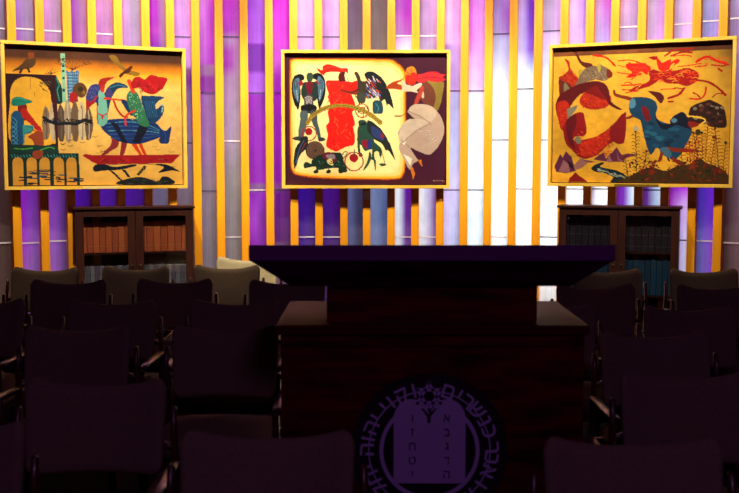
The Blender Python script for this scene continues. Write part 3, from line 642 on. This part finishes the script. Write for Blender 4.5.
def build_painting(art, name, label, u0, cxy, tilt, zc, W, H, plate):
    """frame about its centre, facing local -y; canvas set back inside it"""
    t = thing(name, label, 'painting', (cxy[0], cxy[1], zc), tilt, 'large framed paintings on the window wall')
    fw, d = .031, .055
    bm = bmesh.new(); hw, hh = W/2, H/2
    for a_ in ((-hw, hw, 0, d, hh-fw, hh), (-hw, hw, 0, d, -hh, -hh+fw), (-hw, -hw+fw, 0, d, -hh+fw, hh-fw), (hw-fw, hw, 0, d, -hh+fw, hh-fw)): box(bm, *a_, bev=.002)
    obj('frame', bm, M['frame'], t)
    obj('backing', B(-hw+.01, hw-.01, d-.006, d+.004, -hh+.01, hh-.01), M['frame_in'], t)
    # painted canvas
    cw, ch = hw-fw-.008, hh-fw-.008; nx, ny = art.nx, art.ny
    me = bpy.data.meshes.new('canvas'); jx, jy = np.meshgrid(np.arange(nx), np.arange(ny))
    u = (jx/(nx-1)); v = jy/(ny-1)
    co = np.stack([-cw+2*cw*u, np.full(u.shape, d-.016), ch-2*ch*v], -1).reshape(-1, 3)
    # the art was drawn over the outer frame size: sample it where this canvas point falls
    su = np.clip((((-cw+2*cw*u)+hw)/W*nx).astype(int), 0, nx-1); sv = np.clip(((hh-(ch-2*ch*v))/H*ny).astype(int), 0, ny-1)
    col = np.ones((ny*nx, 4), np.float32); col[:, :3] = np.clip(art.img[sv, su].reshape(-1, 3), 0, 1)**1.24*.95
    idx = (jy*nx+jx)[:-1, :-1].reshape(-1); faces = np.stack([idx, idx+nx, idx+nx+1, idx+1], -1)
    n0 = len(co)
    edge = [(-cw, d-.004, ch), (cw, d-.004, ch), (cw, d-.004, -ch), (-cw, d-.004, -ch)]
    cor = [0, nx-1, ny*nx-1, (ny-1)*nx]
    verts = co.tolist()+edge
    fl = faces.tolist()+[[cor[k], cor[(k+1) % 4], n0+(k+1) % 4, n0+k] for k in range(4)]
    me.from_pydata(verts, [], fl); me.materials.append(M['canvas'])
    ca = me.color_attributes.new('Col', 'FLOAT_COLOR', 'POINT')
    full = np.vstack([col, np.tile([.05, .02, .02, 1], (4, 1)).astype(np.float32)])
    ca.data.foreach_set('color', full.reshape(-1)); me.update()
    o = bpy.data.objects.new('canvas', me); C.objects.link(o); o.parent = t
    if plate:
        x0, x1, mm = plate; obj('name_plate', B(x0, x1, -.004, .0, -hh+.002, -hh+.027, bev=.001), M[mm], t)
    return t
def pl(pxl, ytl, pxr, ytr, yb, Yl, Yr):
    """centre, tilt, size of a flat rectangle measured by its two upright edges"""
    a = at_Y(pxl, ytl, Yl); b = at_Y(pxr, ytr, Yr); c = at_Y(pxl, yb[0], Yl); d = at_Y(pxr, yb[1], Yr)
    W = math.hypot(b.x-a.x, b.y-a.y); top = (a.z+b.z)/2; bot = (c.z+d.z)/2
    return ((a.x+b.x)/2, (a.y+b.y)/2), math.atan2(b.y-a.y, b.x-a.x), (top+bot)/2, W, top-bot
def wallY(px, r):   # depth where the bearing px meets radius r about the wall's centre
    d = ray(px, 120); l = math.hypot(d.x, d.y); dx, dy = d.x/l, d.y/l; bq = dy*CY
    return (bq+math.sqrt(bq*bq-CY*CY+r*r))*dy
RP = RF-.065
specs = [(paint_one, 'left painting of winged riders in a red boat beside a domed arch', ((.3, 41, 185.6, 47.5), (190, 188.5)), (-.04, .29, 'plate')),
         (paint_two, 'middle painting of a red-robed figure under a rainbow arch on cream and maroon', ((281, 50, 450.5, 49.5), (189, 188)), None),
         (paint_three, 'right painting of a coiled red serpent, blue dancer and red riders on gold', ((549, 47.5, 737, 33), (187, 187)), (-.2, .18, 'plate_dull'))]
for fn, label, (q, yb), plate in specs:
    Yl, Yr = wallY(q[0], RP), wallY(q[2], RP)
    cxy, tilt, zc, W, H = pl(q[0], q[1], q[2], q[3], yb, Yl, Yr)
    print('PAINT', cxy, math.degrees(tilt), zc, W, H)
    if plate: plate = (-.15-.0 if plate[2] == 'plate' else -.2, .17 if plate[2] == 'plate' else .2, plate[2])
    art = fn()
    build_painting(art, 'painting', label, 0, cxy, tilt, zc, W, H, plate)
# small cream card on the slat below the middle painting
i = 16
ph = PH[i]; p = wp(ph, RF-.004)
z0 = CAMZ+(ray(369, 199.5).z/ray(369, 199.5).y)*p.y; z1 = CAMZ+(ray(369, 190.5).z/ray(369, 190.5).y)*p.y
tag(obj('label_card', B(-.034, .034, -.003, .0035, z0, z1), M['card'], loc=(p.x, p.y, 0), rotz=-ph), 'small cream label card fixed to a slat below the middle painting', 'label')

# ------------------------------------------------ bookcases
WORDS = ['first', 'second', 'third', 'fourth', 'fifth', 'sixth', 'seventh', 'eighth', 'ninth', 'tenth', 'eleventh', 'twelfth']
bookm = {}
def book_mat(c):
    if c not in bookm: bookm[c] = mat('book_cloth', c, .6)
    return bookm[c]
M['gilt'] = mat('gilt_band', '#b89048', .4, metal=.4)
M['pale_band'] = mat('pale_band', '#5c5462', .5)
def book(name, label, group, w, h, d, cm, band, loc, rotz, lean=0):
    bm = B(-w/2, w/2, 0, d, 0, h, bev=.0015)
    o = obj(name, bm, cm, loc=loc, rotz=rotz); tag(o, label, 'book', group)
    if band:
        for z in band[1]: obj('spine_band', B(-w*.42, w*.42, -.0012, .0, h*z, h*z+.006), band[0], o)
    return o
def bookcase(label, pxl, pxr, ytop, Yl, Yr, books, side):
    a = at_Y(pxl, ytop[0], Yl); b = at_Y(pxr, ytop[1], Yr)
    W = math.hypot(b.x-a.x, b.y-a.y); rz = math.atan2(b.y-a.y, b.x-a.x); H = (a.z+b.z)/2; D = .30
    c = ((a.x+b.x)/2, (a.y+b.y)/2)
    print('CASE', c, math.degrees(rz), W, H)
    t = thing('bookcase', label, 'bookcase', (c[0], c[1], 0), rz, 'glass-fronted bookcases')
    hw = W/2-.02; th = .02
    bm = bmesh.new()
    box(bm, -hw, -hw+th, .022, D, 0, H-.022); box(bm, hw-th, hw, .022, D, 0, H-.022)
    box(bm, -hw+th, hw-th, .022, D, 0, .07); box(bm, -th/2, th/2, .03, D-.01, .07, H-.04); box(bm, -hw+th, hw-th, .022, D, H-.045, H-.022)
    obj('carcass', bm, M['case_wood'], t)
    obj('back_panel', B(-hw+th, hw-th, D-.01, D-.002, .07, H-.045), M['case_in'], t)
    obj('top_board', B(-W/2, W/2, -.01, D+.005, H-.022, H, bev=.003), M['case_wood'], t)
    zs = [H-.42, H-.82]
    for z in zs:
        for s in (-1, 1):
            obj('shelf', B(min(s*th/2, s*(hw-th)), max(s*th/2, s*(hw-th)), .04, D-.012, z-.018, z), M['case_wood'], t)
    st_ = .068
    for s in (-1, 1):
        x0, x1 = (-hw, -.002) if s < 0 else (.002, hw)
        z0, z1 = .075, H-.026
        bm = bmesh.new()
        box(bm, x0, x0+st_, 0, .021, z0, z1, bev=.002); box(bm, x1-st_, x1, 0, .021, z0, z1, bev=.002)
        box(bm, x0+st_, x1-st_, 0, .021, z1-.062, z1, bev=.002); box(bm, x0+st_, x1-st_, 0, .021, z0, z0+.07, bev=.002)
        dr = obj('door', bm, M['case_wood'], t)
        obj('glass_pane', B(x0+st_-.004, x1-st_+.004, .009, .012, z0+.066, z1-.058), M['glass'], dr)
        bm = bmesh.new(); bmesh.ops.create_uvsphere(bm, u_segments=12, v_segments=8, radius=.009)
        for v in bm.verts: v.co += Vector((x1-st_/2 if s < 0 else x0+st_/2, -.010, H*.55))
        obj('knob', bm, M['brass'], dr, smooth=True)
        # books of both visible rows
        for row, (n, hh_, cols, words, band) in enumerate(books[s]):
            xa, xb = x0+st_-.03, x1-st_+.03
            xa = max(xa, -hw+th+.004) if s < 0 else max(xa, th/2+.004); xb = min(xb, -th/2-.004) if s < 0 else min(xb, hw-th-.004)
            step = (xb-xa)/n; z = zs[row]
            for k in range(n):
                w = step*.93; h = hh_*(1+random.uniform(-.012, .012)); lx = xa+step*(k+.5); ly = .046+random.uniform(0, .004)
                wx = c[0]+lx*math.cos(rz)-ly*math.sin(rz); wy = c[1]+lx*math.sin(rz)+ly*math.cos(rz)
                book('book', '%s %s from the left, %s row, %s door of the %s bookcase' % (WORDS[k], words, 'top' if row == 0 else 'lower', 'left' if s < 0 else 'right', side),
                     'volumes in the %s bookcase' % side, w, h, .17, book_mat(cols[k % len(cols)]), band, (wx, wy, z+.0012), rz)
    if side == 'right':
        bm = bmesh.new(); bmesh.ops.create_uvsphere(bm, u_segments=14, v_segments=8, radius=.012)
        for v in bm.verts: v.co = Vector((-hw+st_+.02+v.co.x*.7, .004+v.co.y*.4, H-.125+v.co.z*1.5))
        obj('door_glint', bm, M['brass'], t, smooth=True)  # small metal bead added to imitate a reflection on the door
    return t
OR = ['#c05c2c', '#b0522a', '#c86430', '#b45628']
GR = ['#6c6c70', '#585a60', '#7c7c7c', '#5c5064']
bookcase('brown glass-fronted bookcase with rust-red volumes under the left painting', 73, 195, (206.3, 207.3), 9.02, 9.36,
         {-1: [(8, .272, OR, 'rust-brown volume', (M['gilt'], (.2, .8))), (11, .27, GR, 'thin grey volume', (M['pale_band'], (.3, .7)))],
          1: [(7, .275, OR, 'rust-brown volume', (M['gilt'], (.2, .8))), (11, .27, GR, 'thin grey volume', (M['pale_band'], (.3, .7)))]}, 'left')
DK = ['#1c141c', '#201820', '#181018']
TL = ['#0c3c54', '#0a344c', '#103f58']
bookcase('dark glass-fronted bookcase with black and teal volumes under the right painting', 557, 682, (206, 206.3), 9.38, 9.02,
         {-1: [(8, .30, DK, 'black volume', (M['pale_band'], (.15, .5, .82))), (9, .32, TL, 'teal volume', None)],
          1: [(8, .30, DK, 'black volume', (M['pale_band'], (.15, .5, .82))), (9, .32, TL, 'teal volume', None)]}, 'right')

# ------------------------------------------------ lectern
def lectern():
    t = thing('lectern', 'dark reddish wooden lectern with a round Hebrew emblem on its front', 'lectern', (.22, 3.45, 0))
    z_led = at_Y(430, 325.5, 3.43).z
    hb = .53
    bm = bmesh.new(); box(bm, -hb, hb, 0, .575, .08, z_led-.03, bev=.003)
    obj('body', bm, M['mahogany'], t)
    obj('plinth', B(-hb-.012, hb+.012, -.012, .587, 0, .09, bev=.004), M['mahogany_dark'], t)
    obj('ledge', B(-hb-.016, hb+.014, -.022, .60, z_led-.034, z_led, bev=.004), M['ledge'], t)
    for x0, x1, z0, z1 in ((-hb+.01, hb-.01, z_led-.075, z_led-.035), (-hb+.01, hb-.01, .1, .16)): obj('moulding', B(x0, x1, -.008, .004, z0, z1, bev=.003), M['mahogany'], t)
    obj('column', B(-.371, .371, .045, .50, z_led-.002, 1.24, bev=.003), M['mahogany'], t)
    # reading top: upright front fascia, surface falling away to the reader, splayed underside
    zt = at_Y(430, 245, 3.40).z; zb = at_Y(430, 261, 3.40).z; zl = at_Y(430, 285.5, 3.50).z
    W2 = .627; x_ = -.006
    bm = bmesh.new()
    poly = [(-.05, zb), (-.05, zt), (.60, zt-.10), (.60, zb-.10)]
    f = [bm.verts.new((x_-W2, y, z)) for y, z in poly]; g = [bm.verts.new((x_+W2, y, z)) for y, z in poly]
    bm.faces.new(f); bm.faces.new(g[::-1])
    for i in range(4): bm.faces.new((f[i], f[(i+1) % 4], g[(i+1) % 4], g[i]))
    bmesh.ops.bevel(bm, geom=bm.edges[:], offset=.003, segments=2, affect='EDGES')
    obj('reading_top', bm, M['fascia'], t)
    bm = bmesh.new(); w0, w1 = W2-.004, .49
    T = [(-w0, -.045, zb+.001), (w0, -.045, zb+.001), (w0, .59, zb-.098), (-w0, .59, zb-.098)]
    Bt = [(-w1, .03, zl), (w1, .03, zl), (w1, .52, zl), (-w1, .52, zl)]
    tv = [bm.verts.new((x_+a, b, c)) for a, b, c in T]; bv = [bm.verts.new((x_+a, b, c)) for a, b, c in Bt]
    bm.faces.new(tv); bm.faces.new(bv[::-1])
    for i in range(4): bm.faces.new((tv[i], tv[(i+1) % 4], bv[(i+1) % 4], bv[i]))
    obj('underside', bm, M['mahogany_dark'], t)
    # emblem
    e = at_Y(429.3, 450, 3.45); ex = e.x-.22; ez = e.z; k = 3.45/1000
    bm = bmesh.new(); prism(bm, [(ex+80*k*math.cos(q*math.pi/48), ez+80*k*math.sin(q*math.pi/48)) for q in range(96)], -.004, .002)
    em = obj('emblem', bm, M['disc'], t)
    bm = bmesh.new(); annulus(bm, ex, ez, 47*k, 51*k, -.011, -.004); annulus(bm, ex, ez, 61.2*k, 62.4*k, -.0085, -.004)
    obj('ring', bm, M['metal'], em)
    # tablets: two round heads side by side
    bm = bmesh.new(); hw = 36.5*k; zb_ = ez-33.5*k; zs = ez+33*k
    poly = [(ex-hw, zb_), (ex+hw, zb_)]
    for s in (1, -1):
        cx = ex+s*hw/2
        for q in range(13):
            th = math.pi*q/12; poly.append((cx+hw/2*math.cos(th), zs+.62*hw*math.sin(th)*.9))
    prism(bm, poly, -.014, -.004); tb = obj('tablets', bm, M['metal'], em)
    # star of two triangles above the tablets
    bm = bmesh.new(); sx, sz, r = ex-.8*k, ez+56.5*k, 13.5*k
    for fl in (1, -1):
        for q in range(3):
            a0 = math.pi/2*fl+q*2*math.pi/3; a1 = a0+2*math.pi/3
            P0 = Vector((sx+r*math.cos(a0), 0, sz+r*math.sin(a0))); P1 = Vector((sx+r*math.cos(a1), 0, sz+r*math.sin(a1)))
            n = Vector((-(P1-P0).z, 0, (P1-P0).x)).normalized()*1.45*k
            ex_ = (P1-P0).normalized()*1.6*k; P0 = P0-ex_; P1 = P1+ex_
            prism(bm, [((P0+n).x, (P0+n).z), ((P0-n).x, (P0-n).z), ((P1-n).x, (P1-n).z), ((P1+n).x, (P1+n).z)], -.016, -.010)
    obj('star', bm, M['metal'], em)
    bm = bmesh.new()
    for s in (1, -1): prism(bm, [(sx, ez+29*k), (sx+s*1.6*k, ez+29*k), (sx+s*2*k, ez+36*k), (sx+s*8*k, ez+44*k), (sx+s*6*k, ez+44.6*k), (sx, ez+38*k)], -.0152, -.013)
    obj('groove', bm, M['engraved'], em)
    # Hebrew letters
    dg_cache = {}
    def glyph(ch, bold=.0):
        cu = bpy.data.curves.new('g', 'FONT'); cu.body = ch; cu.size = 1; cu.align_x = 'CENTER'; cu.extrude = 0; cu.resolution_u = 4; cu.offset = bold
        ob = bpy.data.objects.new('g', cu); C.objects.link(ob); bpy.context.view_layer.update()
        dg = bpy.context.evaluated_depsgraph_get(); me = bpy.data.meshes.new_from_object(ob.evaluated_get(dg))
        vs = [v.co.copy() for v in me.vertices]; fs = [list(p.vertices) for p in me.polygons]
        bpy.data.objects.remove(ob); bpy.data.meshes.remove(me)
        return vs, fs
    def add_glyph(bm, ch, cx, cz, h, rot, y0, y1, bold=.0, wmax=None):
        vs, fs = glyph(ch, bold) if ch != 'ד' else ([Vector(p) for p in ((0, .50, 0), (.38, .50, 0), (.45, .50, 0), (.47, .50, 0), (.47, .575, 0), (.45, .575, 0), (.38, .575, 0), (0, .575, 0), (.33, .50, 0), (.395, .50, 0), (.395, 0, 0), (.33, 0, 0))], [[0, 1, 6, 7], [1, 2, 5, 6], [2, 3, 4, 5], [11, 10, 9, 8]])
        if not vs: return
        x0 = min(v.x for v in vs); x1 = max(v.x for v in vs)
        s = h/.62; mx = (x0+x1)/2; my = .29
        sxx = s
        ca, sa = math.cos(rot), math.sin(rot)
        nv = []
        for v in vs:
            X = (v.x-mx)*sxx; Z = (v.y-my)*s; nv.append(bm.verts.new((cx+X*ca-Z*sa, y0, cz+X*sa+Z*ca)))
        ff = []
        for f_ in fs:
            try: ff.append(bm.faces.new([nv[i] for i in f_]))
            except ValueError: pass
        r = bmesh.ops.extrude_face_region(bm, geom=ff)
        for v in [q for q in r['geom'] if isinstance(q, bmesh.types.BMVert)]: v.co.y = y1
    # reads right to left: from the star round the left, along the bottom and up the right
    text = [('ו', 14.5), ('ק', 26), ('ו', 38), ('י', 46), ('י', 58), ('ה', 68), ('ו', 79), ('ה', 89),
            ('י', 105), ('ח', 116), ('ל', 129), ('י', 140), ('פ', 150), ('ו', 160), ('כ', 175), ('ח', 187),
            ('י', 203), ('ע', 214), ('ל', 226), ('ו', 236), ('א', 250), ('ב', 262), ('ר', 273),
            ('כ', 288), ('נ', 299), ('ש', 311), ('ר', 323), ('י', 332), ('ם', 343)]
    for ch, ang in text:
        th = math.radians(90+ang); r = 63.5*k
        bm = bmesh.new(); add_glyph(bm, ch, ex+r*math.cos(th), ez+r*math.sin(th), 14.5*k, math.radians(ang), -.011, -.004, bold=.004)
        obj('letter', bm, M['metal'], em)
    for col, x in (('אבגדה', ex+17.5*k), ('וזחטי', ex-17.5*k)):
        for i, ch in enumerate(col):
            bm = bmesh.new(); add_glyph(bm, ch, x, ez+(34-i*14.6)*k, 8*k, 0, -.0155, -.013, bold=0 if ch == 'ד' else .003)
            obj('letter', bm, M['engraved'], em)['label'] = 'dark letter cut into the tablets'
    return t
lectern()

# ------------------------------------------------ chairs (local: origin below the backrest, sitter looks to -y)
TOPZ = .84
def make_chair(name, label, fab):
    t = thing(name, label, 'chair')
    def dback(x, z, d):
        zz = .692+z; zz += (.036*min(1, abs(x)/.205)**2.4-.012)*max(0, (z+.05)/.185)
        y = -.055*(x/.237)**2 - d + .20*(z+.1)
        return (x*(1+.03*z/.17), y, zz)
    obj('backrest', pad(.237, .150, .042, .026, .026, dback), fab, t, smooth=True)
    def dseat(x, y, d):
        return (x*(1-.06*(y/.24)), -.29+y, .43+d+.012*(1-(x/.26)**2)*(1 if d > 0 else 0))
    obj('seat', pad(.255, .24, .05, .034, .03, dseat), fab, t, smooth=True)
    for s in (-1, 1):
        x = s*.270
        bm = bmesh.new(); tube(bm, [(x*1.02, .05, 0), (x, .0, .30), (x, -.025, .56), (x*.99, -.03, .68), (x*.98, -.01, .765), (x*.98, -.008, .772)], [.010, .013, .014, .0125, .011, .006], [.014, .02, .022, .018, .013, .006], 12)
        obj('leg', bm, M['chair_wood'], t, smooth=True)
        bm = bmesh.new(); tube(bm, [(x*1.02, -.52, 0), (x, -.50, .3), (x, -.485, .57)], [.012, .017, .015], [.013, .019, .017], 12)
        obj('leg', bm, M['chair_wood'], t, smooth=True)
        bm = bmesh.new(); tube(bm, [(x, -.01, .575), (x*1.01, -.08, .583), (x*1.02, -.2, .592), (x*1.03, -.35, .598), (x*1.02, -.47, .594), (x*1.0, -.53, .580)], [.013, .018, .025, .027, .024, .012], [.012, .013, .012, .011, .012, .009], 12)
        obj('armrest', bm, M['chair_wood'], t, smooth=True)
    bm = bmesh.new()
    box(bm, -.27, .27, -.50, -.475, .36, .405, bev=.003); box(bm, -.27, .27, -.06, -.035, .36, .405, bev=.003)
    box(bm, -.285, -.262, -.49, -.03, .36, .405, bev=.003); box(bm, .262, .285, -.49, -.03, .36, .405, bev=.003)
    obj('seat_rail', bm, M['chair_wood'], t)
    bm = bmesh.new(); tube(bm, [(-.28, -.03, .63), (-.24, -.035, .64), (-.2, -.01, .65), (0, .038, .65), (.2, -.01, .65), (.24, -.035, .64), (.28, -.03, .63)], .009, .013, 10)
    obj('back_rail', bm, M['chair_wood'], t, smooth=True)
    return t
G = 'upholstered armchairs standing in rows'
chairs = [
 (-61, 422, 'dark armchair cut off at the bottom left corner, nearest the camera on that side'),
 (267, 430, 'dark armchair nearest the camera, its back overlapping the lectern\'s lower left corner'),
 (95, 378, 'dark armchair in the lower left, directly behind the corner chair and before the purple-brown row'),
 (77, 325, 'dark armchair left of the one with the pale lit seat, third row from the camera'),
 (225, 325, 'dark armchair with a pale lit seat just left of the lectern body'),
 (-20, 298, 'dark armchair cut off by the left edge at mid height of the rows'),
 (111, 299, 'dark brown armchair in the fourth row, centred below the right door of the left bookcase'),
 (235, 299, 'dark brown armchair in the fourth row touching the left end of the lectern ledge'),
 (-39, 279, 'dark armchair of which only an arm post shows at the left edge'),
 (68, 279, 'brown armchair second row from the wall, below the left side of the left bookcase'),
 (174.5, 278, 'brown armchair second row from the wall, below the right corner of the left bookcase'),
 (287, 279, 'brown armchair half hidden behind the left overhang of the lectern top'),
 (44.5, 266.5, 'taupe armchair against the wall, left of the left bookcase'),
 (135.5, 265.5, 'taupe armchair standing in front of the left bookcase doors'),
 (226.5, 264.5, 'warmly lit taupe armchair right of the left bookcase, before the brightest chair'),
 (608, 268, 'grey-brown armchair in front of the right bookcase, partly behind the lectern top'),
 (704.5, 268, 'grey-brown armchair against the wall, right of the right bookcase'),
 (596, 283, 'dark armchair behind the right end of the lectern ledge, before the right bookcase'),
 (717, 284, 'dark armchair at the right edge in the second row from the wall'),
 (691, 305, 'dark armchair at the right edge in the third row from the wall'),
 (550, 303, 'dark armchair mostly hidden behind the lectern\'s blue-lit ledge'),
 (656, 331, 'dark armchair just right of the lectern body, at its ledge height'),
 (689, 371, 'dark armchair cut off by the right edge, behind the nearest right-hand chair'),
 (634, 437, 'dark armchair nearest the camera on the right, beside the lectern\'s lower right corner'),
]
proto = make_chair('armchair', chairs[0][2], M['fabric'])
for i, (px, py, lab) in enumerate(chairs):
    o = proto if i == 0 else copy_tree(proto)
    p = at_z(px, py-.5, TOPZ+.033)
    o.location = (p.x, p.y+.02, 0); o.rotation_euler = (0, 0, 0); o['label'] = lab; o['group'] = G
    if i: o.name = 'armchair'
cr = make_chair('armchair', 'armchair with bright light painted into its fabric, by the window slats, just left of the lectern top', M['fabric_lit'])
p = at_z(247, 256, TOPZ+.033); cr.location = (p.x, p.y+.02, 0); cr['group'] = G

# ------------------------------------------------ lights
def area(name, loc, target, sx, sy, power, col, spread=180):
    L = bpy.data.lights.new(name, 'AREA'); L.shape = 'RECTANGLE'; L.size = sx; L.size_y = sy; L.energy = power; L.color = col; L.spread = R_(spread)
    o = bpy.data.objects.new(name, L); C.objects.link(o); o.location = loc
    o.rotation_euler = (Vector(target)-Vector(loc)).to_track_quat('-Z', 'Y').to_euler(); return o
def spot(name, loc, target, power, angle, blend, col, size=.04):
    L = bpy.data.lights.new(name, 'SPOT'); L.energy = power; L.spot_size = R_(angle); L.spot_blend = blend; L.color = col; L.shadow_soft_size = size
    o = bpy.data.objects.new(name, L); C.objects.link(o); o.location = loc
    o.rotation_euler = (Vector(target)-Vector(loc)).to_track_quat('-Z', 'Y').to_euler(); return o
# daylight behind the glass (a row of tall panels of sky light outside the curved wall)
for ph, w_, P in ((-34, 1.5, 28), (-22, 1.5, 32), (-10, 1.4, 27), (0, 1.2, 24), (9.5, 1.2, 18), (18, 1.1, 23), (28, 1.4, 28), (38, 1.4, 22)):
    a_ = R_(ph); c = wp(a_, RF+1.1, 2.2); area('daylight', c, wp(a_, RF, 2.2), w_, 3.6, P, (.95, .97, 1))
area('daylight_low_right', wp(R_(15), RF+.9, 1.4), wp(R_(13), RF, 1.4), 1.4, 1.2, 16, (.9, .95, 1))
# warm ceiling spots washing the wall
for x, tx, P, an in ((-2.1, -2.55, 850, 62), (-1.0, -1.5, 430, 64), (0, 0, 830, 60), (1.1, 1.6, 400, 60), (2.1, 2.4, 660, 58)):
    ty = CY+math.sqrt(RF*RF-tx*tx)
    spot('ceiling_spot', (x, ty-1.95, 4.7), (tx, ty, 1.9), P, an, .45, (1, .88, .70))
# unseen warm fill spots added to brighten the rear rows
for x, P, ty in ((-2.5, 190, 7.7), (-.95, 540, 8.15), (2.2, 120, 7.7)):
    spot('rear_fill', (x, 6.6, 4.7), (x, ty, .7), P, 36, .9, (1, .86, .6), .1)
# dim violet stage lamp behind the viewer
area('stage_lamp', (.3, -1.5, 4.2), (.2, 3.4, .6), .6, .6, 24, (.72, .30, 1))
w = bpy.data.worlds.new('world'); bpy.context.scene.world = w; w.use_nodes = True
w.node_tree.nodes['Background'].inputs[0].default_value = (.3, .25, .4, 1); w.node_tree.nodes['Background'].inputs[1].default_value = .002

# ------------------------------------------------ camera and view
cam = bpy.data.cameras.new('camera'); co_ = bpy.data.objects.new('camera', cam); C.objects.link(co_)
cam.sensor_width = 36; cam.lens = 36*F/739; co_.location = (0, 0, CAMZ); co_.rotation_euler = (math.pi/2-PITCH, 0, 0)
cam.dof.use_dof = True; cam.dof.focus_distance = 9.7; cam.dof.aperture_fstop = 5.0
sc_ = bpy.context.scene; sc_.camera = co_
vs_ = sc_.view_settings; vs_.view_transform = 'Standard'; vs_.look = 'None'; vs_.gamma = 1; vs_.exposure = 0; vs_.use_curve_mapping = False
